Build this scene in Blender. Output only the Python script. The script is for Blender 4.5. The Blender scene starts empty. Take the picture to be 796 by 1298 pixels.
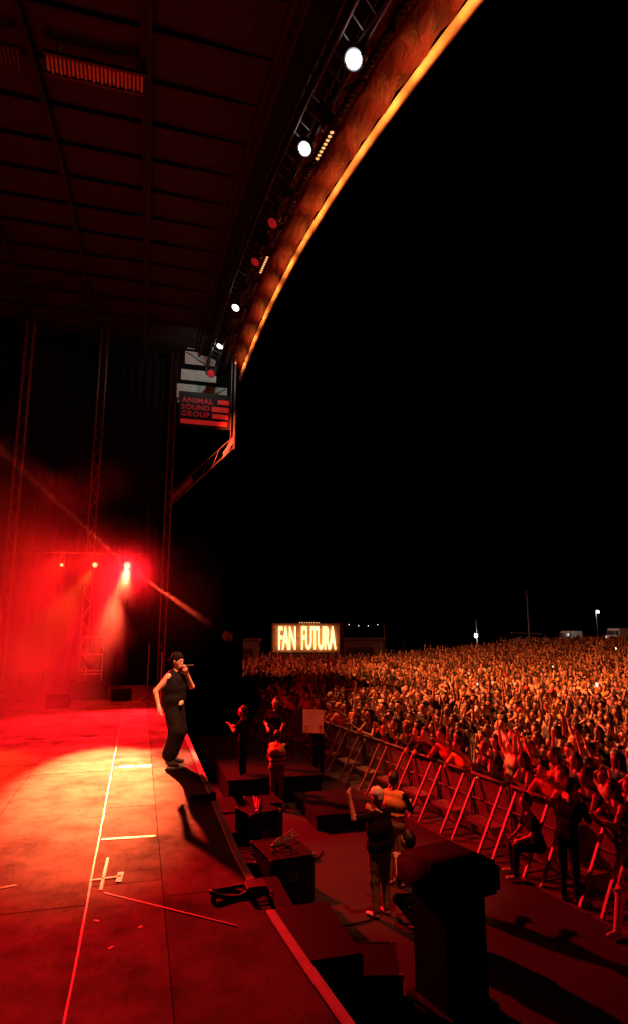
import bpy, bmesh, math, random
import numpy as np
from mathutils import Vector, Matrix, Euler

random.seed(11); RNG = np.random.default_rng(5)
R = math.radians
sc = bpy.context.scene
COL = sc.collection

# ------------------------------------------------------------------ camera
FPX, IW, IH, HY, VX = 775.0, 796, 1298, 795.0, 178.0
PITCH = math.atan((HY - IH / 2) / FPX)
YAW = math.atan((IW / 2 - VX) / FPX * math.cos(PITCH))
CAM = Vector((0, 0, 4.2))
cd = bpy.data.cameras.new('camera')
cd.sensor_fit = 'VERTICAL'; cd.sensor_height = 36.0; cd.lens = FPX / IH * 36.0
cd.clip_start = 0.05; cd.clip_end = 4000
cam = bpy.data.objects.new('camera', cd); COL.objects.link(cam)
cam.location = CAM
cam.rotation_euler = (math.pi / 2 + PITCH, 0, -YAW)
sc.camera = cam

# ------------------------------------------------------------------ world: night sky
w = bpy.data.worlds.new('World'); sc.world = w; w.use_nodes = True
nt = w.node_tree
sky = nt.nodes.new('ShaderNodeTexSky'); sky.sky_type = 'NISHITA'; sky.sun_disc = False
sky.sun_elevation = R(-6); sky.sun_rotation = R(200)
bg = nt.nodes['Background']; bg.inputs['Strength'].default_value = 0.01
nt.links.new(sky.outputs[0], bg.inputs['Color'])

# ------------------------------------------------------------------ view and render settings
sc.view_settings.view_transform = 'Standard'; sc.view_settings.look = 'None'
sc.view_settings.exposure = 0.0; sc.view_settings.gamma = 1.0
sc.view_settings.use_curve_mapping = False
sc.render.engine = 'CYCLES'
cy = sc.cycles
cy.use_denoising = True
cy.max_bounces = 5; cy.diffuse_bounces = 3; cy.glossy_bounces = 3; cy.volume_bounces = 1; cy.transmission_bounces = 2
cy.sample_clamp_indirect = 4.0
cy.volume_step_rate = 2.0; cy.volume_max_steps = 96
cy.use_adaptive_sampling = True; cy.adaptive_threshold = 0.015

DECK = 2.0
def zr(Y): return 15.9 - 0.0095 * (Y - 24.5) ** 2          # arch of the stage roof

# ================================================================== stage lamps (light sources)
def spot(name, loc, target, power, color, deg, blend=0.3, radius=0.1):
    l = bpy.data.lights.new(name, 'SPOT'); l.energy = power; l.color = color
    l.spot_size = R(deg); l.spot_blend = blend; l.shadow_soft_size = radius
    o = bpy.data.objects.new(name, l); COL.objects.link(o); o.location = loc
    o.rotation_euler = (Vector(target) - Vector(loc)).to_track_quat('-Z', 'Y').to_euler()
    return o
def point(name, loc, power, color, radius=0.1):
    l = bpy.data.lights.new(name, 'POINT'); l.energy = power; l.color = color; l.shadow_soft_size = radius
    o = bpy.data.objects.new(name, l); COL.objects.link(o); o.location = loc
    return o

BACK_LAMPS = [(-0.464, 19.25, 6.045), (-1.383, 19.25, 6.02), (-2.30, 19.25, 5.995)]
LAMP_Y = [7.1, 9.88, 12.91, 15.28, 19.06, 23.5]
LAMP_Z = [12.33, 13.2, 13.73, 14.18, 14.83, 15.5]
# back lamps: the hard warm-red key across the deck and the red flood
bx, by, bz = BACK_LAMPS[0]
spot('back_lamp_key', (bx, by - .30, bz - .12), (-0.42, 10.2, 2.0), 118000, (1, .18, .056), 16.4, .9, .08)
spot('back_lamp_key', (BACK_LAMPS[1][0], by - .30, bz - .12), (-2.6, 10.8, 2.0), 8000, (1, .085, .006), 17, .9, .08)
spot('back_lamp_flood', (bx, by - .30, bz - .12), (1.0, 7.0, 0.0), 12500, (1, .006, .011), 112, .5, .08)
spot('back_lamp_flood', (bx, by - .30, bz - .12), (-1.0, 10.0, 2.0), 24000, (1, .006, .006), 28, 1.0, .08)
for i, (x, y, z) in enumerate(BACK_LAMPS[1:]):
    point('back_lamp_glow', (x, y - .28, z - .05), 330, (1, .010, .003), .06)
# two narrow beams added to draw the diagonal flare of the brightest back lamp
spot('flare_streak_beam', (bx, by - .30, bz - .08), (2.0, 23.0, 4.62), 380000, (1, .06, .02), 3.0, .5, .03)
spot('flare_streak_beam', (bx - .10, by - .22, bz + .05), (-1.75, 19.8, 7.2), 160000, (1, .08, .03), 3.2, .5, .03)
# front truss: wash over the crowd (warm) and red units
WASH = [((2.7, 19.06, 14.6), (34, 38, 1), 54000, (1, .195, .045), 66),
        ((2.7, 23.5, 15.2), (17, 16, 0.0), 52000, (1, .17, .045), 62),
        ((2.7, 9.88, 12.95), (60, 56, 3.0), 4500, (1, .10, .06), 36),
        ((2.7, 19.06, 14.6), (11, 46, 0.0), 15000, (1, .10, .035), 36),
        ((2.7, 15.28, 13.95), (4.2, 16.2, 1.3), 3600, (1, .19, .07), 22),
        ((2.7, 7.1, 12.1), (4.0, 10.3, 1.2), 5600, (1, .15, .055), 21)]
for a, t, p, c, d in WASH:
    spot('front_wash', a, t, p, c, d, .6, .15)
# lamp that lifts the pale boards at the roof end
spot('end_lamp', (2.3, 23.3, 15.2), (1.9, 26.0, 15.2), 70, (.93, 1, .92), 120, .6, .08)
# face light for the singer, from the front truss
spot('follow_lamp', (2.7, 7.1, 12.1), (0.6, 10.86, 3.2), 20000, (1, .26, .12), 9, .6, .12)

# ================================================================== helpers
def tag(o, label=None, cat=None, group=None, kind=None):
    if label: o['label'] = label
    if cat: o['category'] = cat
    if group: o['group'] = group
    if kind: o['kind'] = kind
    return o

MATS = {}
def mat(name, color, rough=0.6, metal=0.0, var=0.25, scale=6.0, bump=0.0, emit=None, estr=0.0, spec=0.5, bscale=None, detail=4.0):
    m = bpy.data.materials.new(name); m.use_nodes = True
    nt = m.node_tree; b = nt.nodes['Principled BSDF']
    b.inputs['Roughness'].default_value = rough; b.inputs['Metallic'].default_value = metal
    b.inputs['Specular IOR Level'].default_value = spec
    tc = nt.nodes.new('ShaderNodeTexCoord')
    if var > 0:
        n = nt.nodes.new('ShaderNodeTexNoise'); n.inputs['Scale'].default_value = scale; n.inputs['Detail'].default_value = detail
        nt.links.new(tc.outputs['Object'], n.inputs['Vector'])
        r = nt.nodes.new('ShaderNodeValToRGB'); nt.links.new(n.outputs['Fac'], r.inputs['Fac'])
        r.color_ramp.elements[0].position = .3; r.color_ramp.elements[1].position = .7
        r.color_ramp.elements[0].color = tuple(c * (1 - var) for c in color) + (1,)
        r.color_ramp.elements[1].color = tuple(min(1, c * (1 + var)) for c in color) + (1,)
        nt.links.new(r.outputs[0], b.inputs['Base Color'])
        mr = nt.nodes.new('ShaderNodeMapRange'); nt.links.new(n.outputs['Fac'], mr.inputs['Value'])
        mr.inputs['To Min'].default_value = max(.03, rough - .12); mr.inputs['To Max'].default_value = min(1, rough + .12)
        nt.links.new(mr.outputs[0], b.inputs['Roughness'])
    else:
        b.inputs['Base Color'].default_value = tuple(color) + (1,)
    if bump > 0:
        n2 = nt.nodes.new('ShaderNodeTexNoise'); n2.inputs['Scale'].default_value = bscale or scale * 6; n2.inputs['Detail'].default_value = 5
        nt.links.new(tc.outputs['Object'], n2.inputs['Vector'])
        bp = nt.nodes.new('ShaderNodeBump'); bp.inputs['Strength'].default_value = bump; bp.inputs['Distance'].default_value = .02
        nt.links.new(n2.outputs['Fac'], bp.inputs['Height']); nt.links.new(bp.outputs[0], b.inputs['Normal'])
    if emit:
        b.inputs['Emission Color'].default_value = tuple(emit) + (1,); b.inputs['Emission Strength'].default_value = estr
    MATS[name] = m
    return m

class MB:
    def __init__(s): s.v = []; s.f = []; s.m = []
    def add(s, vs, fs, mi=0):
        o = len(s.v); s.v += [tuple(v) for v in vs]; s.f += [tuple(i + o for i in f) for f in fs]; s.m += [mi] * len(fs)
    def box(s, x0, x1, y0, y1, z0, z1, mi=0, M=None):
        vs = [Vector(p) for p in ((x0,y0,z0),(x1,y0,z0),(x1,y1,z0),(x0,y1,z0),(x0,y0,z1),(x1,y0,z1),(x1,y1,z1),(x0,y1,z1))]
        if M: vs = [M @ v for v in vs]
        s.add(vs, [(0,3,2,1),(4,5,6,7),(0,1,5,4),(1,2,6,5),(2,3,7,6),(3,0,4,7)], mi); return s
    def tube(s, a, b, r, r2=None, n=8, mi=0, cap=True):
        a = Vector(a); b = Vector(b); d = (b - a).normalized(); r2 = r if r2 is None else r2
        u = d.orthogonal().normalized(); w_ = d.cross(u)
        vs = []
        for c, rr in ((a, r), (b, r2)):
            for i in range(n):
                t = 2 * math.pi * i / n; vs.append(c + (u * math.cos(t) + w_ * math.sin(t)) * rr)
        fs = [(i, (i + 1) % n, n + (i + 1) % n, n + i) for i in range(n)]
        if cap: fs += [tuple(range(n - 1, -1, -1)), tuple(range(n, 2 * n))]
        s.add(vs, fs, mi); return s
    def path(s, pts, r, n=6, mi=0):
        pts = [Vector(p) for p in pts]; vs = []; u = None
        for i, p in enumerate(pts):
            d = (pts[min(i + 1, len(pts) - 1)] - pts[max(i - 1, 0)]).normalized()
            u = (u - d * u.dot(d)).normalized() if u else d.orthogonal().normalized()
            w_ = d.cross(u)
            for k in range(n):
                t = 2 * math.pi * k / n; vs.append(p + (u * math.cos(t) + w_ * math.sin(t)) * r)
        fs = [(i*n+k, i*n+(k+1)%n, (i+1)*n+(k+1)%n, (i+1)*n+k) for i in range(len(pts)-1) for k in range(n)]
        fs += [tuple(range(n - 1, -1, -1)), tuple(range((len(pts)-1)*n, len(pts)*n))]
        s.add(vs, fs, mi); return s
    def lathe(s, prof, n=20, mi=0, M=None):
        vs = []
        for (r_, z_) in prof:
            for k in range(n):
                t = 2 * math.pi * k / n; v = Vector((r_ * math.cos(t), r_ * math.sin(t), z_)); vs.append(M @ v if M else v)
        fs = [(i*n+k, i*n+(k+1)%n, (i+1)*n+(k+1)%n, (i+1)*n+k) for i in range(len(prof)-1) for k in range(n)]
        s.add(vs, fs, mi); return s
    def mesh(s, name, mats, bevel=0, smooth=False):
        me = bpy.data.meshes.new(name); me.from_pydata(s.v, [], s.f)
        for m in (mats if isinstance(mats, (list, tuple)) else [mats]): me.materials.append(MATS[m])
        me.polygons.foreach_set('material_index', s.m)
        if bevel:
            bm = bmesh.new(); bm.from_mesh(me)
            bmesh.ops.bevel(bm, geom=bm.edges[:], offset=bevel, segments=2, affect='EDGES', clamp_overlap=True)
            bm.to_mesh(me); bm.free()
        if smooth: me.polygons.foreach_set('use_smooth', [True] * len(me.polygons))
        me.update(); return me
    def build(s, name, mats, parent=None, bevel=0, smooth=False):
        return link(name, s.mesh(name, mats, bevel, smooth), parent)

def link(name, me, parent=None, loc=None, rz=0):
    o = bpy.data.objects.new(name, me); COL.objects.link(o)
    if parent: o.parent = parent
    if loc: o.location = loc
    if rz: o.rotation_euler = (0, 0, rz)
    return o
def empty(name, loc=(0, 0, 0), rz=0):
    o = bpy.data.objects.new(name, None); COL.objects.link(o); o.location = loc; o.rotation_euler = (0, 0, rz); o.empty_display_size = .2
    return o
def copy_tree(o, parent=None):
    c = o.copy(); COL.objects.link(c); c.parent = parent
    for ch in [x for x in KIDS.get(o.name, [])]: copy_tree_child(ch, c)
    return c
def copy_thing(root, kids):
    r = root.copy(); COL.objects.link(r)
    for k in kids:
        c = k.copy(); COL.objects.link(c); c.parent = r
    return r

def text_mesh(txt, size, extrude=0.01, offset=0.0, sx=1.0, space=1.0):
    cu = bpy.data.curves.new('txt', 'FONT'); cu.body = txt; cu.size = size; cu.extrude = extrude; cu.offset = offset
    cu.space_character = space; cu.resolution_u = 3
    o = bpy.data.objects.new('txt', cu); COL.objects.link(o)
    bpy.context.view_layer.update()
    me = bpy.data.meshes.new_from_object(o.evaluated_get(bpy.context.evaluated_depsgraph_get()))
    bpy.data.objects.remove(o); bpy.data.curves.remove(cu)
    n = len(me.vertices); co = np.empty(n * 3, 'f'); me.vertices.foreach_get('co', co); co = co.reshape(-1, 3)
    co[:, 0] *= sx; me.vertices.foreach_set('co', co.ravel()); me.materials.clear()
    return me, co[:, 0].min(), co[:, 0].max()

# ================================================================== materials
def deck_mat():
    m = bpy.data.materials.new('deck'); m.use_nodes = True; nt = m.node_tree; b = nt.nodes['Principled BSDF']
    L = nt.links.new
    geo = nt.nodes.new('ShaderNodeNewGeometry'); oi = nt.nodes.new('ShaderNodeObjectInfo')
    n1 = nt.nodes.new('ShaderNodeTexNoise'); n1.inputs['Scale'].default_value = 1.7; n1.inputs['Detail'].default_value = 9; n1.inputs['Roughness'].default_value = .65
    L(geo.outputs['Position'], n1.inputs['Vector'])
    r1 = nt.nodes.new('ShaderNodeValToRGB'); L(n1.outputs['Fac'], r1.inputs['Fac'])
    r1.color_ramp.elements[0].position = .32; r1.color_ramp.elements[0].color = (.10, .088, .078, 1)
    r1.color_ramp.elements[1].position = .62; r1.color_ramp.elements[1].color = (.30, .26, .23, 1)
    # scuffs: streaky noise
    mp = nt.nodes.new('ShaderNodeMapping'); mp.inputs['Scale'].default_value = (9, 2.2, 1); mp.inputs['Rotation'].default_value = (0, 0, .5)
    L(geo.outputs['Position'], mp.inputs['Vector'])
    n2 = nt.nodes.new('ShaderNodeTexNoise'); n2.inputs['Scale'].default_value = 1.5; n2.inputs['Detail'].default_value = 8; n2.inputs['Roughness'].default_value = .75
    L(mp.outputs[0], n2.inputs['Vector'])
    r2 = nt.nodes.new('ShaderNodeValToRGB'); L(n2.outputs['Fac'], r2.inputs['Fac'])
    r2.color_ramp.elements[0].position = .28; r2.color_ramp.elements[0].color = (.25, .25, .25, 1)
    r2.color_ramp.elements[1].position = .46; r2.color_ramp.elements[1].color = (1, 1, 1, 1)
    mx = nt.nodes.new('ShaderNodeMix'); mx.data_type = 'RGBA'; mx.blend_type = 'MULTIPLY'; mx.inputs[0].default_value = .55
    L(r1.outputs[0], mx.inputs[6]); L(r2.outputs[0], mx.inputs[7])
    mx2 = nt.nodes.new('ShaderNodeMix'); mx2.data_type = 'RGBA'; mx2.blend_type = 'MULTIPLY'; mx2.inputs[0].default_value = 1
    L(mx.outputs[2], mx2.inputs[6]); L(oi.outputs['Color'], mx2.inputs[7])
    L(mx2.outputs[2], b.inputs['Base Color'])
    mr = nt.nodes.new('ShaderNodeMapRange'); L(n1.outputs['Fac'], mr.inputs['Value'])
    mr.inputs['From Min'].default_value = .3; mr.inputs['From Max'].default_value = .7
    mr.inputs['To Min'].default_value = .95; mr.inputs['To Max'].default_value = .8
    L(mr.outputs[0], b.inputs['Roughness'])
    b.inputs['Specular IOR Level'].default_value = .02
    n3 = nt.nodes.new('ShaderNodeTexNoise'); n3.inputs['Scale'].default_value = 60; n3.inputs['Detail'].default_value = 6
    L(geo.outputs['Position'], n3.inputs['Vector'])
    bp = nt.nodes.new('ShaderNodeBump'); bp.inputs['Strength'].default_value = .25; bp.inputs['Distance'].default_value = .004
    L(n3.outputs['Fac'], bp.inputs['Height']); L(bp.outputs[0], b.inputs['Normal'])
    MATS['deck'] = m
deck_mat()
def objcol_mat(name, rough, base=None, noise=.2):
    """cloth or skin whose colour is the object's own colour (varied a little)"""
    m = bpy.data.materials.new(name); m.use_nodes = True; nt = m.node_tree; b = nt.nodes['Principled BSDF']; L = nt.links.new
    oi = nt.nodes.new('ShaderNodeObjectInfo')
    if base == 'skin':
        r = nt.nodes.new('ShaderNodeValToRGB'); L(oi.outputs['Random'], r.inputs['Fac'])
        cs = [(.0, (.22, .11, .07)), (.3, (.42, .25, .17)), (.65, (.55, .34, .25)), (1., (.62, .42, .33))]
        r.color_ramp.elements[0].position = cs[0][0]; r.color_ramp.elements[0].color = cs[0][1] + (1,)
        r.color_ramp.elements[1].position = 1; r.color_ramp.elements[1].color = cs[3][1] + (1,)
        for p, c in cs[1:3]: e = r.color_ramp.elements.new(p); e.color = c + (1,)
        src = r.outputs[0]
    elif base == 'pants':
        mm = nt.nodes.new('ShaderNodeMath'); mm.operation = 'MULTIPLY'; mm.inputs[1].default_value = 7.31; L(oi.outputs['Random'], mm.inputs[0])
        fr = nt.nodes.new('ShaderNodeMath'); fr.operation = 'FRACT'; L(mm.outputs[0], fr.inputs[0])
        r = nt.nodes.new('ShaderNodeValToRGB'); L(fr.outputs[0], r.inputs['Fac'])
        r.color_ramp.elements[0].color = (.02, .02, .025, 1); r.color_ramp.elements[1].color = (.22, .2, .17, 1); r.color_ramp.elements[1].position = .9
        e = r.color_ramp.elements.new(.5); e.color = (.05, .06, .10, 1)
        src = r.outputs[0]
    else:
        src = oi.outputs['Color']
    tc = nt.nodes.new('ShaderNodeTexCoord'); n = nt.nodes.new('ShaderNodeTexNoise'); n.inputs['Scale'].default_value = 14; n.inputs['Detail'].default_value = 4
    L(tc.outputs['Object'], n.inputs['Vector'])
    mr = nt.nodes.new('ShaderNodeMapRange'); L(n.outputs['Fac'], mr.inputs['Value']); mr.inputs['To Min'].default_value = 1 - noise * 1.5; mr.inputs['To Max'].default_value = 1 + noise
    mx = nt.nodes.new('ShaderNodeVectorMath'); mx.operation = 'SCALE'; L(src, mx.inputs[0]); L(mr.outputs[0], mx.inputs['Scale'])
    L(mx.outputs[0], b.inputs['Base Color'])
    b.inputs['Roughness'].default_value = rough
    if base != 'skin':
        bp = nt.nodes.new('ShaderNodeBump'); bp.inputs['Strength'].default_value = .5; bp.inputs['Distance'].default_value = .03
        L(n.outputs['Fac'], bp.inputs['Height']); L(bp.outputs[0], b.inputs['Normal'])
    MATS[name] = m
objcol_mat('skin', .48, 'skin', .08); objcol_mat('cloth', .85); objcol_mat('trousers', .85, 'pants'); objcol_mat('hair', .55, None, .45)
mat('face_dark', (.03, .015, .012), .5, var=0)
mat('lips', (.30, .08, .07), .45, var=0)
mat('shoe', (.5, .45, .4), .6, var=.2, scale=12)
mat('black_shoe', (.02, .02, .02), .5, var=.2)
mat('black_cloth', (.005, .0042, .005), .9, var=.5, scale=9, bump=.6, bscale=14)
mat('khaki', (.20, .15, .10), .85, var=.3, scale=12, bump=.5, bscale=16)
mat('light_skin', (.52, .33, .24), .45, var=.08, scale=10)
mat('hi_vis', (.85, .40, .10), .7, var=.15, scale=9, bump=.3, bscale=20)
mat('cream', (.74, .66, .5), .75, var=.12, scale=6)
mat('black_metal', (.02, .02, .02), .45, metal=.3, var=.4, scale=9)
mat('black_paint', (.0035, .0035, .0035), .75, var=.5, scale=5, bump=.15)
mat('black_drape', (.005, .0045, .005), .95, var=.4, scale=3)
mat('beam_stop_black', (.0004, .0003, .0004), 1.0, var=.3, scale=3, spec=0.0)  # kept near black so the beam leaves no spot on its stop
mat('steel', (.45, .44, .43), .38, metal=.8, var=.25, scale=12)
mat('alu', (.22, .19, .18), .5, metal=.4, var=.3, scale=10, bump=.1)
mat('galv', (.12, .105, .10), .6, metal=.35, var=.3, scale=14)
mat('panel_metal', (.12, .105, .10), .5, metal=.4, var=.3, scale=4)
mat('tread', (.45, .37, .32), .45, metal=.4, var=.3, scale=14)
mat('edge_strip', (.95, .84, .74), .45, var=.15, scale=8)
mat('tape_white', (.5, .42, .36), .6, var=.15, scale=30)
mat('tape_dark', (.03, .03, .03), .6, var=.3)
mat('rubber', (.015, .015, .015), .5, var=.3)
mat('skirt', (.012, .011, .011), .9, var=.4, scale=4)
mat('roof_cloth', (.009, .0032, .0052), .75, var=.35, scale=1.2, bump=.4, bscale=1.6)
mat('roof_beam', (.0055, .0022, .003), .8, var=.4, scale=4)
mat('grille_metal', (.85, .8, .78), .4, metal=.3, var=.2, scale=6)
mat('end_board', (.62, .63, .58), .7, var=.15, scale=3)
mat('banner_black', (.01, .01, .01), .8, var=.3)
mat('banner_red_glow', (.6, .03, .03), .7, var=.25, scale=3, emit=(1, .035, .03), estr=.2)  # red glow of its own put into the banner stripes
mat('banner_text_glow', (.5, .03, .04), .7, var=.25, scale=3, emit=(1, .03, .05), estr=.07)  # fainter glow of its own put into the lettering
mat('pale_fabric', (.25, .24, .23), .8, var=.4, scale=5, bump=.5)
mat('lens_white', (1, 1, 1), .3, var=0, emit=(1, .98, .95), estr=9)
mat('lens_red', (.3, .02, .02), .3, var=0, emit=(1, .03, .04), estr=.16)
mat('lens_key', (1, .3, .1), .3, var=0, emit=(1, .11, .045), estr=5.5)
mat('lens_white_rim', (.8, .8, .8), .3, var=0, emit=(.8, .86, 1), estr=.45)
mat('lens_key_rim', (.8, .1, .05), .3, var=0, emit=(1, .05, .02), estr=1.2)
mat('lens_off', (.05, .05, .06), .1, var=0)
mat('bulb_warm', (1, .6, .3), .3, var=0, emit=(1, .45, .16), estr=1.4)
mat('bulb_white', (1, 1, 1), .3, var=0, emit=(.95, 1, .92), estr=14)
mat('screen_glow', (1, 1, 1), .3, var=0, emit=(1, .93, .88), estr=3.2)
mat('sign_back', (.5, .28, .13), .8, var=.4, scale=2)
mat('sign_letter', (.9, .8, .6), .5, var=0, emit=(1, .62, .27), estr=2.4)
mat('wood', (.16, .10, .06), .7, var=.35, scale=3)
mat('grey_box', (.12, .12, .13), .7, var=.3, scale=1.5)
mat('white_paint', (.7, .7, .7), .5, var=.1)
mat('ground', (.016, .014, .014), .88, var=.45, scale=1.3, bump=.6, bscale=25, detail=8)
mat('roll_cloth', (.55, .40, .30), .6, var=.55, scale=1.6, bump=.6, bscale=4)
mat('black_top', (.010, .009, .010), .7, var=.5, scale=2)
def fascia_mat():
    m = bpy.data.materials.new('fascia'); m.use_nodes = True; nt = m.node_tree; b = nt.nodes['Principled BSDF']; L = nt.links.new
    geo = nt.nodes.new('ShaderNodeNewGeometry')
    mp = nt.nodes.new('ShaderNodeMapping'); mp.inputs['Scale'].default_value = (3.5, .8, 3.5); mp.inputs['Rotation'].default_value = (0, 0, .35); L(geo.outputs['Position'], mp.inputs['Vector'])
    n = nt.nodes.new('ShaderNodeTexNoise'); n.inputs['Scale'].default_value = 1.3; n.inputs['Detail'].default_value = 5; n.inputs['Distortion'].default_value = .4
    L(mp.outputs[0], n.inputs['Vector'])
    r = nt.nodes.new('ShaderNodeValToRGB'); L(n.outputs['Fac'], r.inputs['Fac'])
    r.color_ramp.elements[0].position = .35; r.color_ramp.elements[0].color = (.03, .0012, .002, 1)
    r.color_ramp.elements[1].position = .65; r.color_ramp.elements[1].color = (.09, .0035, .004, 1)
    L(r.outputs[0], b.inputs['Base Color']); b.inputs['Roughness'].default_value = .6
    bp = nt.nodes.new('ShaderNodeBump'); bp.inputs['Strength'].default_value = 1.0; bp.inputs['Distance'].default_value = .22
    L(n.outputs['Fac'], bp.inputs['Height']); L(bp.outputs[0], b.inputs['Normal'])
    MATS['fascia'] = m
fascia_mat()

for k_ in ('black_cloth', 'black_drape', 'skirt', 'black_paint', 'rubber', 'black_top'): MATS[k_].node_tree.nodes['Principled BSDF'].inputs['Specular IOR Level'].default_value = .12
# ================================================================== ground
def gz(X): return 0.0 if X < 20 else .0009 * (min(X, 45) - 20) ** 2 + (max(0, X - 45) * .045)
def make_ground():
    xs = [-600, -100, -30, -5, 2, 8, 14, 20] + list(range(23, 100, 3)) + [130, 200, 700]
    ys = [-300, -40, 0, 20, 40, 60, 80, 100, 140, 300, 900]
    vs = [(x, y, gz(min(x, 90))) for y in ys for x in xs]; n = len(xs)
    fs = [(j*n+i, j*n+i+1, (j+1)*n+i+1, (j+1)*n+i) for j in range(len(ys)-1) for i in range(n-1)]
    m = MB(); m.add(vs, fs); o = m.build('ground', 'ground', smooth=True); tag(o, kind='structure')
make_ground()

# ================================================================== stage deck
def lip(Y): return .985 + .21 * max(0.0, (6.6 - Y) / 2.9) ** 1.5      # the lip swings out near the wing
stage = empty('stage_deck', (0, 0, 0)); tag(stage, kind='structure')
XB = [-11.1, -9.9, -8.7, -7.5, -6.3, -5.1, -3.9, -2.7, -1.5, -.3, .3, .985]
YB = [-1.6 + 2.44 * i for i in range(11)] + [25.4]
for i in range(len(XB) - 1):
    for j in range(len(YB) - 1):
        x0, x1 = XB[i], XB[i+1]; off = 0 if i % 2 == 0 else -1.22
        if i == len(XB) - 3: off = .36
        y0, y1 = YB[j] + off, YB[j+1] + off
        if j == 0: y0 = YB[0]
        if j == len(YB) - 2: y1 = YB[-1]
        dz = random.uniform(-.0025, 0)
        m = MB(); g = .004
        if i == len(XB) - 2:
            ny = 6; vs = []
            for q in range(ny + 1):
                yy = y0 + g + (y1 - y0 - 2 * g) * q / ny
                vs += [(x0 + g, yy, DECK - .05), (lip(yy) - g, yy, DECK - .05), (lip(yy) - g, yy, DECK + dz), (x0 + g, yy, DECK + dz)]
            m.add(vs, [(4*q+c_, 4*q+4+c_, 4*q+4+(c_+1)%4, 4*q+(c_+1)%4) for q in range(ny) for c_ in range(4)] + [(0, 1, 2, 3), (4*ny+3, 4*ny+2, 4*ny+1, 4*ny)])
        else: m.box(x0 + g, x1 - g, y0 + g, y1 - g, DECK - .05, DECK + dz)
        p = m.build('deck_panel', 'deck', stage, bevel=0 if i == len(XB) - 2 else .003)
        k = random.uniform(.78, 1.12)
        if i == len(XB) - 2: k *= .8               # dark painted strip along the lip
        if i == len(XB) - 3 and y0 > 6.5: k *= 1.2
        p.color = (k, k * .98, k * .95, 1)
m = MB(); m.box(-11.1, .97, -1.6, 25.4, DECK - .35, DECK - .06); m.build('deck_frame', 'black_paint', stage)
m = MB()
n = 110
vs = []
for i in range(n + 1):
    y = -1.6 + 27 * i / n; x = .93 + .03 * math.sin(i * 1.9) + .012 * math.sin(i * 5.1)
    vs += [(x, y, 0.0), (x, y, DECK - .07)]
m.add(vs, [(2*i, 2*i+2, 2*i+3, 2*i+1) for i in range(n)]); m.build('front_skirt', 'skirt', stage, smooth=True)
# pale edge strip along the lip, in lengths
cuts = [2.2, 5.28, 8.3, 9.0, 12.6, 13.2, 16.4, 19.5, 22.4, 25.3]
segs = [(2.2, 5.2), (5.75, 8.4), (8.72, 9.35), (9.42, 12.7), (12.78, 16.2), (16.3, 19.6), (19.7, 25.2)]
for a, b in segs:
    m = MB(); ny = 12; vs = []
    for q in range(ny + 1):
        yy = a + (b - a) * q / ny; l_ = lip(yy) + .005
        vs += [(l_, yy, DECK - .05), (l_ + .072, yy, DECK - .05), (l_ + .075, yy, DECK + .008), (l_ + .062, yy, DECK + .018), (l_ + .010, yy, DECK + .018), (l_, yy, DECK + .008)]
    m.add(vs, [(6*q+c_, 6*q+6+c_, 6*q+6+(c_+1)%6, 6*q+(c_+1)%6) for q in range(ny) for c_ in range(6)] + [tuple(range(6)), tuple(range(6*ny+5, 6*ny-1, -1))])
    m.build('edge_strip', 'edge_strip', stage)

# ---------------------------------------------------------------- tape marks
def flat_strip(name, pts, wid, material, z=DECK + .004):
    m = MB(); a = Vector((*pts[0], 0)); b = Vector((*pts[1], 0)); d = (b - a); L_ = d.length; d.normalize(); nrm = Vector((-d.y, d.x, 0))
    k = max(2, int(L_ / .35)); vs = []
    for i in range(k + 1):
        c = a + d * (L_ * i / k); jw = wid * (1 + random.uniform(-.14, .14)) / 2; o = nrm * random.uniform(-.003, .003) * (0 if L_ < .5 else 1)
        vs += [c + o - nrm * jw + Vector((0, 0, z)), c + o + nrm * jw + Vector((0, 0, z))]
    top = [v + Vector((0, 0, -.001)) for v in vs]; vs = [v + Vector((0, 0, -.006)) for v in vs]; n_ = 2 * (k + 1)
    m.add(vs + top, [(2*i + 2*(k+1), 2*i+2 + 2*(k+1), 2*i+3 + 2*(k+1), 2*i+1 + 2*(k+1)) for i in range(k)])
    m.add(vs + top, [(2*i, 2*i+2, 2*i+2+n_, 2*i+n_) for i in range(k)] + [(2*i+3, 2*i+1, 2*i+1+n_, 2*i+3+n_) for i in range(k)] + [(1, 0, n_, n_+1), (n_-2, n_-1, 2*n_-1, 2*n_-2)])
    return m.build(name, material)
tag(flat_strip('floor_tape', [(-.3, 3.2), (-.325, 19.5)], .015, 'tape_white'), 'long pale tape line running the length of the stage deck', 'tape')
ct = empty('tape_cross', (0, 0, 0)); tag(ct, 'pale tape cross stuck on the stage deck', 'tape')
for pts, wd in (([(-.21, 5.98), (-.19, 6.75)], .025), ([(-.32, 6.22), (-.05, 6.25)], .03), ([(-.07, 6.12), (-.055, 6.34)], .05)):
    o = flat_strip('tape_strip', pts, wd, 'tape_white', DECK + .0055); o.parent = ct
tag(flat_strip('thin_cord', [(-.18, 5.92), (.81, 5.05)], .013, 'tape_white'), 'thin pale cord lying slantwise across the deck beside the tape cross', 'cord')
tag(flat_strip('floor_tape', [(-1.06, 6.26), (-.92, 6.29)], .03, 'tape_white'), 'short single dash of pale tape on the deck', 'tape')
bars = empty('tape_mark', (0, 0, 0)); tag(bars, 'broad pale tape bar on the deck near the singer', 'tape')
for pts in ([(-.22, 10.82), (.02, 10.80)], [(.05, 10.80), (.29, 10.77)]):
    o = flat_strip('tape_strip', pts, .16, 'tape_white'); o.parent = bars
tag(flat_strip('floor_tape', [(-.28, 7.32), (.27, 7.28)], .06, 'tape_white'), 'pale tape line closing the near side of the lit deck panel', 'tape')
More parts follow.
